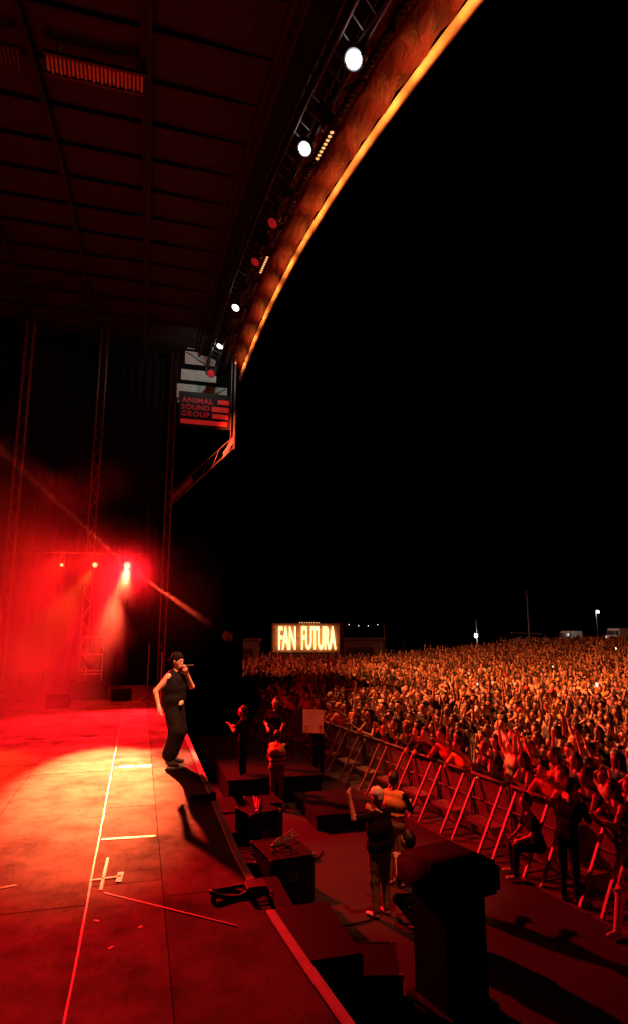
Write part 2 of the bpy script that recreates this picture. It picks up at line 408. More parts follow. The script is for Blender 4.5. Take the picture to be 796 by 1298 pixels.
tag(flat_strip('floor_tape', [(-2.9, 13.6), (-.4, 13.75)], .05, 'tape_white'), 'pale tape line across the far edge of the lit deck', 'tape')
for (x, y) in ((-.19, 5.4), (.10, 5.2), (-.10, 4.95)):
    a = random.uniform(0, 3)
    tag(flat_strip('tape_scrap', [(x, y), (x + .04 * math.cos(a), y + .04 * math.sin(a))], .02, 'tape_white'), 'small scrap of pale tape on the deck near the camera', 'tape', 'tape scraps on the deck')

# cable loop hanging over the lip, and a small clamp
cl = empty('cable_loop', (.98, 5.6, DECK)); cl.scale = (.8, .8, .8); tag(cl, 'black cable loop and clamp lying over the stage lip', 'cable')
m = MB(); pts = [(-.20 + .20 * math.cos(t) + .02, .02 + .12 * math.sin(t), .025 + .02 * math.sin(t * 2 + 1)) for t in np.linspace(0, 2 * math.pi, 22)]
m.path(pts, .022, 8); m.build('cable', 'rubber', cl, smooth=True)
m = MB(); pts = [(-.02, .06, .03), (.08, -.02, .06), (.18, -.08, .05), (.26, -.1, -.12), (.28, -.12, -.6)]
m.path(pts, .022, 8); m.build('cable', 'rubber', cl, smooth=True)
m = MB(); m.box(-.02, .2, -.12, .12, .004, .09); m.box(.02, .12, -.2, -.1, .004, .06); m.build('clamp', 'black_metal', cl, bevel=.015)
cb = empty('edge_clamp', (.93, 8.6, DECK)); tag(cb, 'small black bracket clamped on the stage lip past the cable loop', 'bracket')
m = MB(); m.box(-.2, .06, -.035, .03, .004, .06); m.build('arm', 'black_metal', cb, bevel=.01)
m = MB(); m.box(.06, .14, -.06, .06, -.12, .075); m.build('jaw', 'black_metal', cb, bevel=.01)

# ================================================================== stage roof
roof = empty('stage_roof', (0, 0, 0)); tag(roof, 'dark arched stage roof of cloth panels between beams', 'roof')
BX = [-9.3, -7.0, -4.75, -2.5, -.45, 1.85]
PY = [1.9 + 1.48 * i for i in range(17)]
for i in range(len(BX) - 1):
    for j in range(len(PY) - 1):
        x0, x1, y0, y1 = BX[i] + .02, BX[i+1] - .02, PY[j] + .012, PY[j+1] - .012
        if y1 < 4: continue
        m = MB(); N = 4; vs = []
        for b_ in range(N + 1):
            for a_ in range(N + 1):
                u, v = a_ / N, b_ / N; y = y0 + (y1 - y0) * v
                sag = .10 * (1 - (2*u-1)**2) * (1 - (2*v-1)**2) * random.uniform(.7, 1.2)
                vs.append((x0 + (x1 - x0) * u, y, zr(y) + .72 - sag))
        m.add(vs, [(b_*(N+1)+a_, (b_+1)*(N+1)+a_, (b_+1)*(N+1)+a_+1, b_*(N+1)+a_+1) for b_ in range(N) for a_ in range(N)])
        m.build('roof_panel', 'roof_cloth', roof, smooth=True)
for x in BX:
    m = MB()
    for j in range(26):
        y0 = 1.9 + j * .95; y1 = y0 + .95
        a, b = (x, y0, zr(y0) + .58), (x, y1, zr(y1) + .58)
        m.tube(a, b, .075, n=6, cap=False); m.tube((x + .12, y0, zr(y0) + .30), (x + .12, y1, zr(y1) + .30), .04, n=6, cap=False)
        m.tube(a if j % 2 else b, (x + .12, (y0 + y1) / 2, zr((y0 + y1) / 2) + .3), .02, n=4, cap=False)
    m.build('rib_beam', 'roof_beam', roof)
for j, y in enumerate(PY):
    if y < 4: continue
    m = MB(); m.box(BX[0], BX[-1], y - .04, y + .04, zr(y) + .60, zr(y) + .70); m.build('purlin', 'roof_beam', roof)
# cover above so that nothing leaks through
m = MB(); vs = []
for j in range(28):
    y = 1.0 + j; vs += [(-11.5, y, zr(y) + 1.2), (4.05, y, zr(y) + .55)]
m.add(vs, [(2*j, 2*j+1, 2*j+3, 2*j+2) for j in range(27)]); m.build('roof_skin', 'roof_beam', roof, smooth=True)
# fascia along the front edge
prof = [(2.35, .50), (2.7, .46), (3.05, .40), (3.35, .30), (3.6, .17), (3.78, .03), (3.86, -.06)]
m = MB(); vs = []; NY = 90
for j in range(NY + 1):
    y = 2.0 + (27.3 - 2.0) * j / NY
    for q, (x, dz) in enumerate(prof):
        vs.append((x + .03 * math.sin(j * 2.1 + q), y, zr(y) + dz + .05 * math.sin(j * 1.3 + q * 1.7) * (.4 + .6 * math.sin(j * .37))))
n = len(prof)
m.add(vs, [(j*n+q, (j+1)*n+q, (j+1)*n+q+1, j*n+q+1) for j in range(NY) for q in range(n - 1)])
tag(m.build('fascia', 'fascia', roof, smooth=True), 'wrinkled fabric fascia along the roof edge lit orange')
m = MB(); pts = [(3.97, 2.0 + 25.3 * j / 60, zr(2.0 + 25.3 * j / 60) - .08) for j in range(61)]
m.path(pts, .085, 12); m.build('edge_roll', 'roll_cloth', roof, smooth=True)
m = MB(); pts = [(3.42, 2.0 + 25.3 * j / 60, zr(2.0 + 25.3 * j / 60) + .20) for j in range(61)]
m.path(pts, .035, 6); m.build('seam_cord', 'fascia', roof, smooth=True)
# hangers between truss and fascia
for y in (8.4, 11.3, 14.4, 17.6, 21.2):
    m = MB(); m.tube((2.75, y, zr(y) - .35), (3.35, y + .25, zr(y) + .28), .025, n=5); m.build('hanger', 'black_metal', roof)

# ribbed grille under the roof
gr = empty('ceiling_grille', (-1.27, 10.3, 14.22)); tag(gr, 'ribbed pale metal grille hanging under the stage roof, lit red', 'grille')
m = MB(); m.box(-.88, .84, .03, .06, -.18, .17); m.build('back_plate', 'roof_beam', gr)
for k in range(24):
    x = -.84 + k * .071
    m = MB(); m.tube((x, 0, -.13 - .03 * (k % 2)), (x, 0, .14), .024, n=6); m.build('rib', 'grille_metal', gr)
for z in (-.19, .18):
    m = MB(); m.box(-.9, .86, -.03, .06, z - .02, z + .02); m.build('rail', 'black_metal', gr)
gr.rotation_euler = (R(78), 0, 0)
for s in (-.7, .7):
    m = MB(); m.tube((s, .05, .1), (s, .75, .25), .015, n=5); m.build('hanger', 'black_metal', gr)
gr2 = empty('ceiling_grille', (-3.4, 10.35, 14.22)); tag(gr2, 'dim short ribbed grille under the stage roof beside the bright one', 'grille')
m = MB(); m.box(-.88, .84, .03, .06, -.2, .2); m.build('back_plate', 'roof_beam', gr2)
for k in range(12):
    m = MB(); x = .0 + k * .071; m.tube((x, 0, -.18), (x, 0, .18), .02, n=6); m.build('rib', 'panel_metal', gr2)
m = MB(); m.tube((0, .05, .1), (0, .75, .25), .015, n=5); m.build('hanger', 'black_metal', gr2)
gr2.rotation_euler = (R(78), 0, 0)

# lamp truss under the roof edge
tr = empty('lamp_truss', (0, 0, 0)); tag(tr, 'long black lamp truss hanging below the arched roof edge', 'truss')
for dx, dz in ((-.2, -.1), (.2, -.1), (-.2, .3), (.2, .3)):
    m = MB(); m.path([(2.5 + dx, 2.0 + 24.2 * j / 40, zr(2.0 + 24.2 * j / 40) - .42 + dz) for j in range(41)], .03, 6); m.build('chord', 'black_metal', tr, smooth=True)
m = MB()
for j in range(60):
    y0 = 2 + j * .4; y1 = y0 + .4; zz = lambda y: zr(y) - .42
    for dx in (-.2, .2):
        m.tube((2.5 + dx, y0, zz(y0) - .1), (2.5 + dx, y1, zz(y1) + .3), .014, n=4, cap=False)
    m.tube((2.3, y0, zz(y0) - .1), (2.7, y1, zz(y1) - .1), .014, n=4, cap=False)
m.build('bracing', 'black_metal', tr)
m = MB()
for j in range(14):
    y = 4.2 + j * 1.55; m.tube((2.3, y, zr(y) - .12), (2.3, y, zr(y) + .75), .015, n=4); m.tube((2.7, y, zr(y) - .12), (2.7, y, zr(y) + .45), .015, n=4)
tag(m.build('hanging_wires', 'black_metal', tr), kind='stuff')
m = MB(); vs = []
for j in range(49):
    y = 2.0 + j * .5; vs += [(2.02, y, zr(y) + .30), (2.95, y, zr(y) + .12)]
m.add(vs, [(2*j, 2*j+1, 2*j+3, 2*j+2) for j in range(48)]); m.build('cover_strip', 'black_drape', tr, smooth=True)
m = MB(); m.path([(2.62 + .05 * math.sin(j * .9), 3 + 23 * j / 70, zr(3 + 23 * j / 70) - .50 - .05 * abs(math.sin(j * .7))) for j in range(71)], .022, 5)
m.build('power_cable', 'rubber', tr)

def stage_lamp(loc, target, lens, r, label, group, name='stage_lamp', yoke_up=True):
    root = empty(name, loc); tag(root, label, 'stage lamp', group)
    q = (Vector(target) - Vector(loc)).to_track_quat('Z', 'Y').to_matrix().to_4x4()
    m = MB(); m.lathe([(0, -.36), (r * .55, -.36), (r * .75, -.3), (r * .8, -.16), (r * 1.08, -.06), (r * 1.08, .03), (r * .98, .035), (r * .95, .0)], 20, 0, q)
    m.build('housing', 'black_metal', root, smooth=True)
    m = MB(); m.lathe([(r * .80, .012), (r * .5, .022), (0.0001, .028)], 20, 0, q); lz = m.build('lens', lens, root, smooth=True)
    m = MB(); m.lathe([(r * .95, .004), (r * .88, .008), (r * .80, .012)], 20, 0, q); m.build('lens_rim', lens + '_rim' if lens + '_rim' in MATS else lens, lz, smooth=True)
    m = MB(); h = .42 if yoke_up else -.42
    for s in (-1, 1): m.tube((s * r * 1.2, 0, 0), (s * r * 1.2, 0, h * .75), .014, n=5)
    m.tube((-r * 1.2, 0, h * .75), (r * 1.2, 0, h * .75), .014, n=5); m.tube((0, 0, h * .75), (0, 0, h), .02, n=5)
    for s in (-1, 1): m.tube((s * r * .8, 0, 0), (s * r * 1.25, 0, 0), .02, n=5)
    o = m.build('yoke', 'black_metal', root)
    d = Vector(target) - Vector(loc); o.rotation_euler = (0, 0, math.atan2(d.y, d.x) + math.pi / 2)
    return root
lens_kind = ['lens_white', 'lens_white', 'lens_red', 'lens_red', 'lens_white', 'lens_white']
labels = ['largest glowing white truss lamp, the first from the open end of the roof',
          'glowing white truss lamp next to the big first one under roof edge',
          'dim red truss lamp next to the second white lamp',
          'dim red truss lamp between the other red one and a small white lamp',
          'small glowing white truss lamp beyond the pair of dim red ones',
          'smallest glowing white truss lamp, beside the pale boards at the roof end']
for k in range(6):
    y, z = LAMP_Y[k], LAMP_Z[k]
    tgt = (-3.0, y - 4.5, 4.0) if lens_kind[k] == 'lens_white' else (-4, y - 5, 3)
    stage_lamp((2.58, y, z), tgt, lens_kind[k], (.15, .145, .13, .13, .15, .15)[k], labels[k], 'lamps on the roof truss')
stage_lamp((2.35, 24.6, 14.75), (-1, 14, 4), 'lens_red', .17, 'dim red lamp low on the truss in front of the pale boards', 'lamps on the roof truss')
for y in (8.5, 11.4, 14.1, 17.2, 21.3):
    stage_lamp((2.66, y, zr(y) - .98), (12, y + 3, 2), 'lens_off', .15, 'unlit black truss lamp turned to the crowd', 'unlit lamps on the roof truss')
# LED bars on the fascia, most of them added to wash the rim evenly
for k, (y, lit) in enumerate(((4.6, 0), (6.05, 0), (7.5, 0), (8.95, 0), (10.4, 1), (11.95, 0), (13.5, 0), (15.15, 0), (16.9, 1), (18.9, 0), (21.0, 0), (23.2, 0), (25.3, 0))):
    bz_ = zr(y) - .12; root = empty('led_bar', (3.12, y, bz_))
    tag(root, ('black bar of lit warm bulbs hanging off the roof fascia' if lit else 'black bar of dark bulbs filling out the row hanging off the roof fascia'), 'light bar', 'bulb bars on the roof fascia')
    m = MB(); m.box(-.05, .05, -.62, .62, -.05, .07); b = m.build('housing', 'black_metal', root, bevel=.012)
    for q in range(8):
        m = MB(); yy = -.54 + q * .155; m.lathe([(0.0001, -.075), (.03, -.068), (.04, -.05)], 8, 0, Matrix.Translation((0, yy, 0)))
        m.build('bulb', 'bulb_warm' if lit else 'lens_off', b)
    for s in (-.5, .5):
        m = MB(); m.tube((.02, s, .06), (.1, s, .5), .012, n=4); m.build('bracket', 'black_metal', root)
    root.rotation_euler = (math.atan(-.019 * (y - 24.5)), 0, 0)
    l = bpy.data.lights.new('rim_wash', 'AREA'); l.shape = 'RECTANGLE'; l.size = 1.2; l.size_y = .06; l.energy = 15; l.spread = R(120); l.color = (1, .27, .045)  # wash lamp added below every bar, those with dark bulbs too
    o = bpy.data.objects.new('rim_wash', l); COL.objects.link(o); o.location = (3.42, y, bz_ - .30)
    d = (Vector((4.0, y, bz_ + .06)) - o.location)
    zaxis = -d.normalized(); xaxis = Vector((0, 1, -.019 * (y - 24.5))).normalized(); yaxis = zaxis.cross(xaxis).normalized(); xaxis = yaxis.cross(zaxis)
    o.rotation_euler = Matrix((xaxis, yaxis, zaxis)).transposed().to_euler()

# ---------------------------------------------------------------- roof end: pale boards, banner, braces
eb = empty('end_gable', (0, 26.2, 0)); tag(eb, 'pale boards with dark gaps closing the far roof end', 'cladding')
for (z0, z1, x0, x1) in ((16.55, 16.85, 1.42, 2.6), (15.82, 16.42, 1.34, 2.7), (15.05, 15.55, 1.2, 2.75), (14.2, 14.85, 1.05, 3.25), (13.98, 14.1, 1.1, 3.2)):
    m = MB(); m.box(x0, x1, -.02, .02, z0 - .05, z1 - .05); m.build('board', 'end_board', eb, bevel=.006)
m = MB(); m.box(.8, 3.5, .05, .09, 13.9, 16.3); m.build('backing', 'black_drape', eb)
m = MB(); m.tube((1.4, -.06, 16.3), (2.4, -.06, 15.7), .02); m.tube((2.4, -.06, 14.2), (3.2, -.06, 14.75), .02); m.tube((1.1, -.06, 14.3), (2.7, -.06, 14.15), .012)
m.build('cross_brace', 'black_metal', eb)
bn = empty('hanging_banner', (0, 25.0, 0)); tag(bn, 'black banner with red lettering and red stripes below the roof end', 'banner')
m = MB(); m.box(1.1, 3.3, .0, .03, 12.45, 14.0); m.build('cloth', 'banner_black', bn)
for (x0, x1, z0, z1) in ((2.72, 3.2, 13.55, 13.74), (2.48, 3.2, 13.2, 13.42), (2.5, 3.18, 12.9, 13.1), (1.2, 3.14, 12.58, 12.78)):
    m = MB(); m.box(x0, x1, -.008, -.003, z0, z1); m.build('stripe', 'banner_red_glow', bn)
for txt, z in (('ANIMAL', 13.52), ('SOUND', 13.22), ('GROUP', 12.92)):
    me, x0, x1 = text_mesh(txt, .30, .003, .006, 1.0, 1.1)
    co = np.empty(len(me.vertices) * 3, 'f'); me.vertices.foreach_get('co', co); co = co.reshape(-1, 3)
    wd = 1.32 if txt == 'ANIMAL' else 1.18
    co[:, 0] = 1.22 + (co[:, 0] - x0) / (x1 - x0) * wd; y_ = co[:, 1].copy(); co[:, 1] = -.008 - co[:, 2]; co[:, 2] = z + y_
    me.vertices.foreach_set('co', co.ravel()); me.materials.append(MATS['banner_text_glow']); me.update(); link('lettering', me, bn)

def lattice_tower(x, y, z0, z1, s, label, group, step=.6, material='steel'):
    root = empty('truss_tower', (x, y, z0)); tag(root, label, 'truss tower', group)
    for a in (-1, 1):
        for b in (-1, 1):
            m = MB(); m.tube((a * s, b * s, 0), (a * s, b * s, z1 - z0), .028, n=6); m.build('chord', material, root)
    m = MB(); k = int((z1 - z0) / step)
    for i in range(k):
        za, zb = i * step, (i + 1) * step; f = 1 if i % 2 else -1
        m.tube((-s * f, -s, za), (s * f, -s, zb), .012, n=4, cap=False); m.tube((-s * f, s, za), (s * f, s, zb), .012, n=4, cap=False)
        m.tube((-s, -s * f, za), (-s, s * f, zb), .012, n=4, cap=False); m.tube((s, -s * f, za), (s, s * f, zb), .012, n=4, cap=False)
    m.build('bracing', material, root)
    m = MB(); m.box(-s - .12, s + .12, -s - .12, s + .12, .004, .05); m.build('base_plate', 'black_metal', root)
    return root
lattice_tower(.82, 24.0, DECK, 15.2, .11, 'lattice truss tower standing at the lip end of the stage side', 'truss towers along the stage side', .45, 'panel_metal')
lattice_tower(-1.92, 24.0, DECK, 15.8, .13, 'lattice truss tower just behind the row of red back lamps', 'truss towers along the stage side', .5)
lattice_tower(-4.63, 24.0, DECK, 15.8, .13, 'lattice truss tower farthest from the stage lip, deep in the red smoke', 'truss towers along the stage side', .5)
br = empty('roof_brace', (0, 25.0, 0)); tag(br, 'outrigger post and slanting brace carrying the roof corner', 'brace')
m = MB(); m.tube((3.45, 0, 11.6), (3.45, 0, 15.8), .05); m.build('post', 'panel_metal', br)
m = MB(); m.tube((3.3, 0, 11.6), (3.3, 0, 15.8), .025); m.build('post', 'panel_metal', br)
m = MB(); m.tube((.85, 0, 8.95), (3.45, 0, 11.7), .04); m.tube((.85, 0, 9.5), (3.45, 0, 12.2), .025)
for k in range(6):
    f = k / 6; m.tube((.85 + 2.6 * f, 0, 8.95 + 2.75 * f), (.85 + 2.6 * (f + .1), 0, 9.5 + 2.7 * (f + .1)), .018, n=4)
m.build('strut', 'panel_metal', br)
for (a, b, wd) in (((.95, 9.15), (1.75, 10.0), .32), ((3.0, 11.15), (3.4, 11.85), .28)):
    m = MB(); ax, az = a; bx_, bz2 = b
    m.add([(ax, -.06, az), (bx_, -.06, bz2), (bx_, -.03, bz2 + wd), (ax, -.03, az + wd)], [(0, 1, 2, 3)]); m.build('tarpaulin', 'pale_fabric', br)

# dark side wall of the stage wing, in hanging drapes
for k in range(5):
    x0 = .55 - 2.75 * (k + 1); x1 = x0 + 2.7; m = MB(); vs = []; N = 40
    for i in range(N + 1):
        x = x0 + (x1 - x0) * i / N; y = 25.6 + .06 * math.sin(i * 1.25 + k)
        vs += [(x, y, DECK - .02), (x, y, 15.6)]
    m.add(vs, [(2*i, 2*i+1, 2*i+3, 2*i+2) for i in range(N)])
    tag(m.build('side_drape', 'black_drape', smooth=True), 'floor to roof black drape behind the truss towers', 'drape', 'drapes along the stage side')

m = MB(); vs = []; N = 36  # near-black drape added to swallow the flare beam before it reaches the crowd
for i in range(N + 1):
    x = .98 + 3.1 * i / N; y = 25.35 + .05 * math.sin(i * 1.3); vs += [(x, y, .004), (x, y, 8.9)]
m.add(vs, [(2*i, 2*i+1, 2*i+3, 2*i+2) for i in range(N)])
tag(m.build('beam_stop_drape', 'beam_stop_black', smooth=True), 'added black drape stopping the narrow beam below the slanting roof brace', 'drape')
# back lamps on a bar between towers
bar = empty('lamp_bar', (0, 0, 0)); tag(bar, 'dark pipe on thin droppers carrying the three red back lamps', 'pipe')
m = MB(); m.tube((-3.6, 19.37, 6.38), (.2, 19.37, 6.38), .02); m.build('pipe', 'black_metal', bar)
for x in (-3.2, .1):
    m = MB(); m.tube((x, 19.37, 6.38), (x, 19.37, zr(19.37) + .5), .008); m.build('dropper', 'black_metal', bar)
for k, p in enumerate(BACK_LAMPS):
    stage_lamp((p[0], p[1], p[2]), (0, 0, 4.0), 'lens_key', (.115, .085, .055)[k],
               ('brightest red back lamp, nearest the stage lip', 'middle red back lamp of the three', 'faintest red back lamp, deepest in the smoke')[k], 'red back lamps on the pipe')

# ---------------------------------------------------------------- gear on the stage in the smoke
cs = empty('flight_case', (-3.1, 20.6, DECK)); tag(cs, 'flight case table with overhanging lid standing in the red smoke', 'case')
m = MB(); m.box(-.32, .32, -.25, .25, .12, .88); m.build('body', 'black_paint', cs, bevel=.01)
m = MB(); m.box(-.47, .47, -.34, .34, .885, .95); m.build('lid', 'galv', cs, bevel=.01)
for sx in (-1, 1):
    for sy in (-1, 1):
        m = MB(); m.box(sx * .32 - .015, sx * .32 + .015, sy * .25 - .015, sy * .25 + .015, .11, .884); m.build('corner_rail', 'galv', cs)
        m = MB(); m.tube((sx * .25, sy * .2, .004), (sx * .25, sy * .2, .118), .045); m.build('caster', 'rubber', cs)
rk = empty('drum_rack', (-1.42, 21.2, DECK)); tag(rk, 'upright metal rack with crossbars on a riser box in the smoke', 'rack')
m = MB(); m.box(-.6, .5, -.45, .45, .003, .55); m.build('riser', 'black_paint', rk, bevel=.01)
for x in (-.35, .32):
    m = MB(); m.tube((x, -.2, .55), (x, -.2, 1.95), .022); m.build('upright', 'steel', rk)
for z in (.75, .85, 1.35, 1.9):
    m = MB(); m.tube((-.35, -.2, z), (.32, -.2, z), .018); m.build('crossbar', 'steel', rk)
m = MB(); m.lathe([(.0001, -.15), (.2, -.15), (.21, 0), (.2, .15), (.0001, .15)], 18, 0, Matrix.Translation((0, -.1, 1.12)) @ Matrix.Rotation(R(80), 4, 'X')); m.build('drum', 'panel_metal', rk, smooth=True)
for (x, y, l_) in ((-.45, 20.3, 'black floor monitor wedge at the far side of the deck'), (-2.1, 19.0, 'black floor monitor wedge beside the flight case table')):
    wg = empty('monitor_wedge', (x, y, DECK)); tag(wg, l_, 'speaker')
    m = MB(); vs = [(-.3, -.22, .003), (.3, -.22, .003), (.3, .22, .003), (-.3, .22, .003), (-.3, -.1, .36), (.3, -.1, .36), (.3, .22, .12), (-.3, .22, .12)]
    m.add(vs, [(0,3,2,1),(4,5,6,7),(0,1,5,4),(1,2,6,5),(2,3,7,6),(3,0,4,7)]); m.build('cabinet', 'black_paint', wg, bevel=.012)
    m = MB(); m.tube((.302, -.02, .1), (.302, -.02, .2), .02); m.build('handle', 'black_metal', wg)
# amp stack in silhouette behind singer's far side, tall mic stands near the tower
for (x, y, h) in ((.62, 17.5, 1.55), (.30, 19.8, 1.7)):
    ms = empty('mic_stand', (x, y, DECK)); tag(ms, 'thin microphone stand near the stage lip' if h < 1.6 else 'thin tall microphone stand near the side tower', 'mic stand')
    m = MB(); m.tube((0, 0, .1), (0, 0, h), .012); m.build('pole', 'steel', ms)
    for a in range(3):
        m = MB(); m.tube((0, 0, .12), (.25 * math.cos(a * 2.1), .25 * math.sin(a * 2.1), .012), .01); m.build('leg', 'black_metal', ms)

# ================================================================== human builder: smooth-blended distance field -> one skin
def smin(a, b, k):
    h = np.clip(.5 + .5 * (b - a) / k, 0, 1); return b * (1 - h) + a * h - k * h * (1 - h)
def sdf_body(prims, h):
    pts = np.array([p for q in prims for p in ((np.array(q[0]) - q[2] * 1.3), (np.array(q[0]) + q[2] * 1.3), (np.array(q[1]) - q[3] * 1.3), (np.array(q[1]) + q[3] * 1.3))])
    lo = pts.min(0) - 3 * h - .03; hi = pts.max(0) + 3 * h + .03
    N = np.ceil((hi - lo) / h).astype(int) + 1
    ax = [lo[i] + h * np.arange(N[i]) for i in range(3)]
    D = np.full(N, 1.0, 'f'); B = np.full(N, 1.0, 'f'); T = np.zeros(N, 'i2')
    for q in prims:
        a, b, ra, rb, tg = np.array(q[0], 'f'), np.array(q[1], 'f'), q[2], q[3], q[4]
        k = q[5] if len(q) > 5 else .03; scl = np.array(q[6] if len(q) > 6 else (1, 1, 1), 'f'); bias = q[7] if len(q) > 7 else 0
        mg = max(ra, rb) * float(scl.max()) + k + 2.5 * h
        l_ = np.minimum(a, b) - mg; u_ = np.maximum(a, b) + mg
        sl = tuple(slice(max(0, int((l_[i] - lo[i]) / h)), min(N[i], int((u_[i] - lo[i]) / h) + 2)) for i in range(3))
        X, Y, Z = np.meshgrid(*[ax[i][sl[i]] for i in range(3)], indexing='ij')
        c = (a + b) / 2
        X, Y, Z = (X - c[0]) / scl[0], (Y - c[1]) / scl[1], (Z - c[2]) / scl[2]
        aa, bb = (a - c) / scl, (b - c) / scl; d = bb - aa; L2 = max(1e-9, float(d @ d))
        t = np.clip(((X - aa[0]) * d[0] + (Y - aa[1]) * d[1] + (Z - aa[2]) * d[2]) / L2, 0, 1)
        dist = np.sqrt((X - aa[0] - t*d[0])**2 + (Y - aa[1] - t*d[1])**2 + (Z - aa[2] - t*d[2])**2) - (ra + (rb - ra) * t)
        dist *= float(scl.min())
        D[sl] = smin(D[sl], dist, k)
        raw = dist - bias; upd = raw < B[sl]
        B[sl] = np.where(upd, raw, B[sl]); T[sl] = np.where(upd, tg, T[sl])
    s = D
    ins = s < 0
    nx, ny, nz = s.shape
    cnt = np.zeros((nx-1, ny-1, nz-1), 'i1')
    for i in (0, 1):
        for j in (0, 1):
            for k in (0, 1): cnt += ins[i:nx-1+i, j:ny-1+j, k:nz-1+k]
    act = (cnt > 0) & (cnt < 8); idx = np.full(act.shape, -1, 'i4'); ci = np.argwhere(act); idx[act] = np.arange(len(ci))
    acc = np.zeros((len(ci), 3)); num = np.zeros(len(ci))
    E_ = []
    for i in (0, 1):
        for j in (0, 1): E_ += [((0, i, j), (1, i, j)), ((i, 0, j), (i, 1, j)), ((i, j, 0), (i, j, 1))]
    for p, q in E_:
        va = s[ci[:,0]+p[0], ci[:,1]+p[1], ci[:,2]+p[2]]; vb = s[ci[:,0]+q[0], ci[:,1]+q[1], ci[:,2]+q[2]]
        cr = (va < 0) != (vb < 0); t = np.where(cr, va / np.where(cr, va - vb, 1), 0)[:, None]
        acc += np.where(cr[:, None], np.array(p) + t * (np.array(q) - np.array(p)), 0); num += cr
    V = lo + h * (ci + acc / num[:, None])
    quads = []
    for axx in range(3):
        sl0 = [slice(None)] * 3; sl1 = [slice(None)] * 3; sl0[axx] = slice(0, -1); sl1[axx] = slice(1, None)
        A_, B_ = ins[tuple(sl0)], ins[tuple(sl1)]
        e = np.argwhere(A_ != B_); o1, o2 = [(1, 2), (2, 0), (0, 1)][axx]
        e = e[(e[:, o1] > 0) & (e[:, o2] > 0)]
        sg = A_[e[:,0], e[:,1], e[:,2]]
        def cell(d1, d2):
            c = e.copy(); c[:, o1] -= d1; c[:, o2] -= d2; return idx[c[:,0], c[:,1], c[:,2]]
        q = np.stack([cell(1, 1), cell(0, 1), cell(0, 0), cell(1, 0)], 1)
        q[~sg] = q[~sg][:, ::-1]; quads.append(q)
    Q = np.concatenate(quads); Q = Q[(Q >= 0).all(1)]
    C = V[Q].mean(1); gi = np.clip(np.round((C - lo) / h).astype(int), 0, N - 1)
    return V, Q, T[gi[:,0], gi[:,1], gi[:,2]]

SKIN, SHIRT, PANTS, SHOE, DARK, LIPS, ALT, ALT2 = range(8)
def body_mesh(name, prims, h, mats, tris=None):
    V, Q, T = sdf_body(prims, h)
    me = bpy.data.meshes.new(name); me.from_pydata(V.tolist(), [], Q.tolist())
    for m_ in mats: me.materials.append(MATS[m_])
    me.polygons.foreach_set('material_index', T.astype('i4')); me.update()
    if tris and len(Q) * 2 > tris:
        o = bpy.data.objects.new('tmp', me); COL.objects.link(o)
        md = o.modifiers.new('d', 'DECIMATE'); md.ratio = tris / (len(Q) * 2.0)
        bpy.context.view_layer.update()
        me2 = bpy.data.meshes.new_from_object(o.evaluated_get(bpy.context.evaluated_depsgraph_get()))
        bpy.data.objects.remove(o); bpy.data.meshes.remove(me); me = me2; me.name = name
    me.polygons.foreach_set('use_smooth', [True] * len(me.polygons)); me.update()
    return me
def hand(wr, d, n, side, curl=.5, s=1.0, tg=SKIN, detail=True):
    """palm and five fingers; d along the hand, n the way the fingers curl, side +1/-1 picks the thumb's side"""
    wr = Vector(wr); d = Vector(d).normalized(); n = Vector(n); n = (n - d * n.dot(d)).normalized(); sd = d.cross(n) * side
    P = [(wr, wr + d * .055 * s, .030 * s, .036 * s, tg, .02)]
    if not detail:
        P.append((wr + d * .06 * s, wr + d * .13 * s + n * .03 * curl, .034 * s, .02 * s, tg, .02)); return P
    for k, ln in enumerate((.068, .078, .072, .056)):
        b = wr + d * .085 * s + sd * (.030 - .020 * k) * s
        P.append((wr + d * .03 * s + sd * (.02 - .013 * k) * s, b, .016 * s, .0115 * s, tg, .012))
        a1 = curl * 1.0; d1 = d * math.cos(a1) + n * math.sin(a1); m1 = b + d1 * ln * .5 * s
        a2 = curl * 2.1; d2 = d * math.cos(a2) + n * math.sin(a2)
        P.append((b, m1, .0105 * s, .0095 * s, tg, .006)); P.append((m1, m1 + d2 * ln * .5 * s, .0095 * s, .008 * s, tg, .006))
    tb = wr + d * .03 * s + sd * .028 * s; td = (d * .65 + sd * .6 + n * .45 * curl).normalized()
    P.append((tb, tb + td * .04 * s, .014 * s, .011 * s, tg, .01)); td2 = (d * .8 + sd * .15 + n * .7 * curl).normalized()
    P.append((tb + td * .04 * s, tb + td * .04 * s + td2 * .03 * s, .011 * s, .009 * s, tg, .006))
    return P
def head(c, fw=(1, 0, 0), face=True, tilt=0):
    c = Vector(c); f = Vector(fw).normalized(); u = Vector((0, 0, 1)); s_ = u.cross(f)
    P = [(c + u * .025 - f * .015, c + u * .02 + f * .01, .093, .088, SKIN, .03, (1.02, .9, 1.06)),
         (c - u * .045 + f * .028, c - u * .075 + f * .045, .062, .046, SKIN, .035)]
    if face:
        P += [(c - u * .028 + f * .098, c + u * .01 + f * .088, .014, .010, SKIN, .012),      # nose
              (c + u * .027 + f * .068 - s_ * .03, c + u * .027 + f * .068 + s_ * .03, .024, .024, SKIN, .015)]  # brow
        for q in (-1, 1):
            P += [(c + u * .005 + f * .086 + s_ * q * .028, c + u * .005 + f * .086 + s_ * q * .040, .010, .010, DARK, .004),
                  (c + s_ * q * .088 - f * .005 + u * .012, c + s_ * q * .090 - f * .008 - u * .02, .013, .010, SKIN, .008)]
        P += [(c - u * .060 + f * .088 - s_ * .014, c - u * .060 + f * .088 + s_ * .014, .009, .009, LIPS, .004)]
    return P
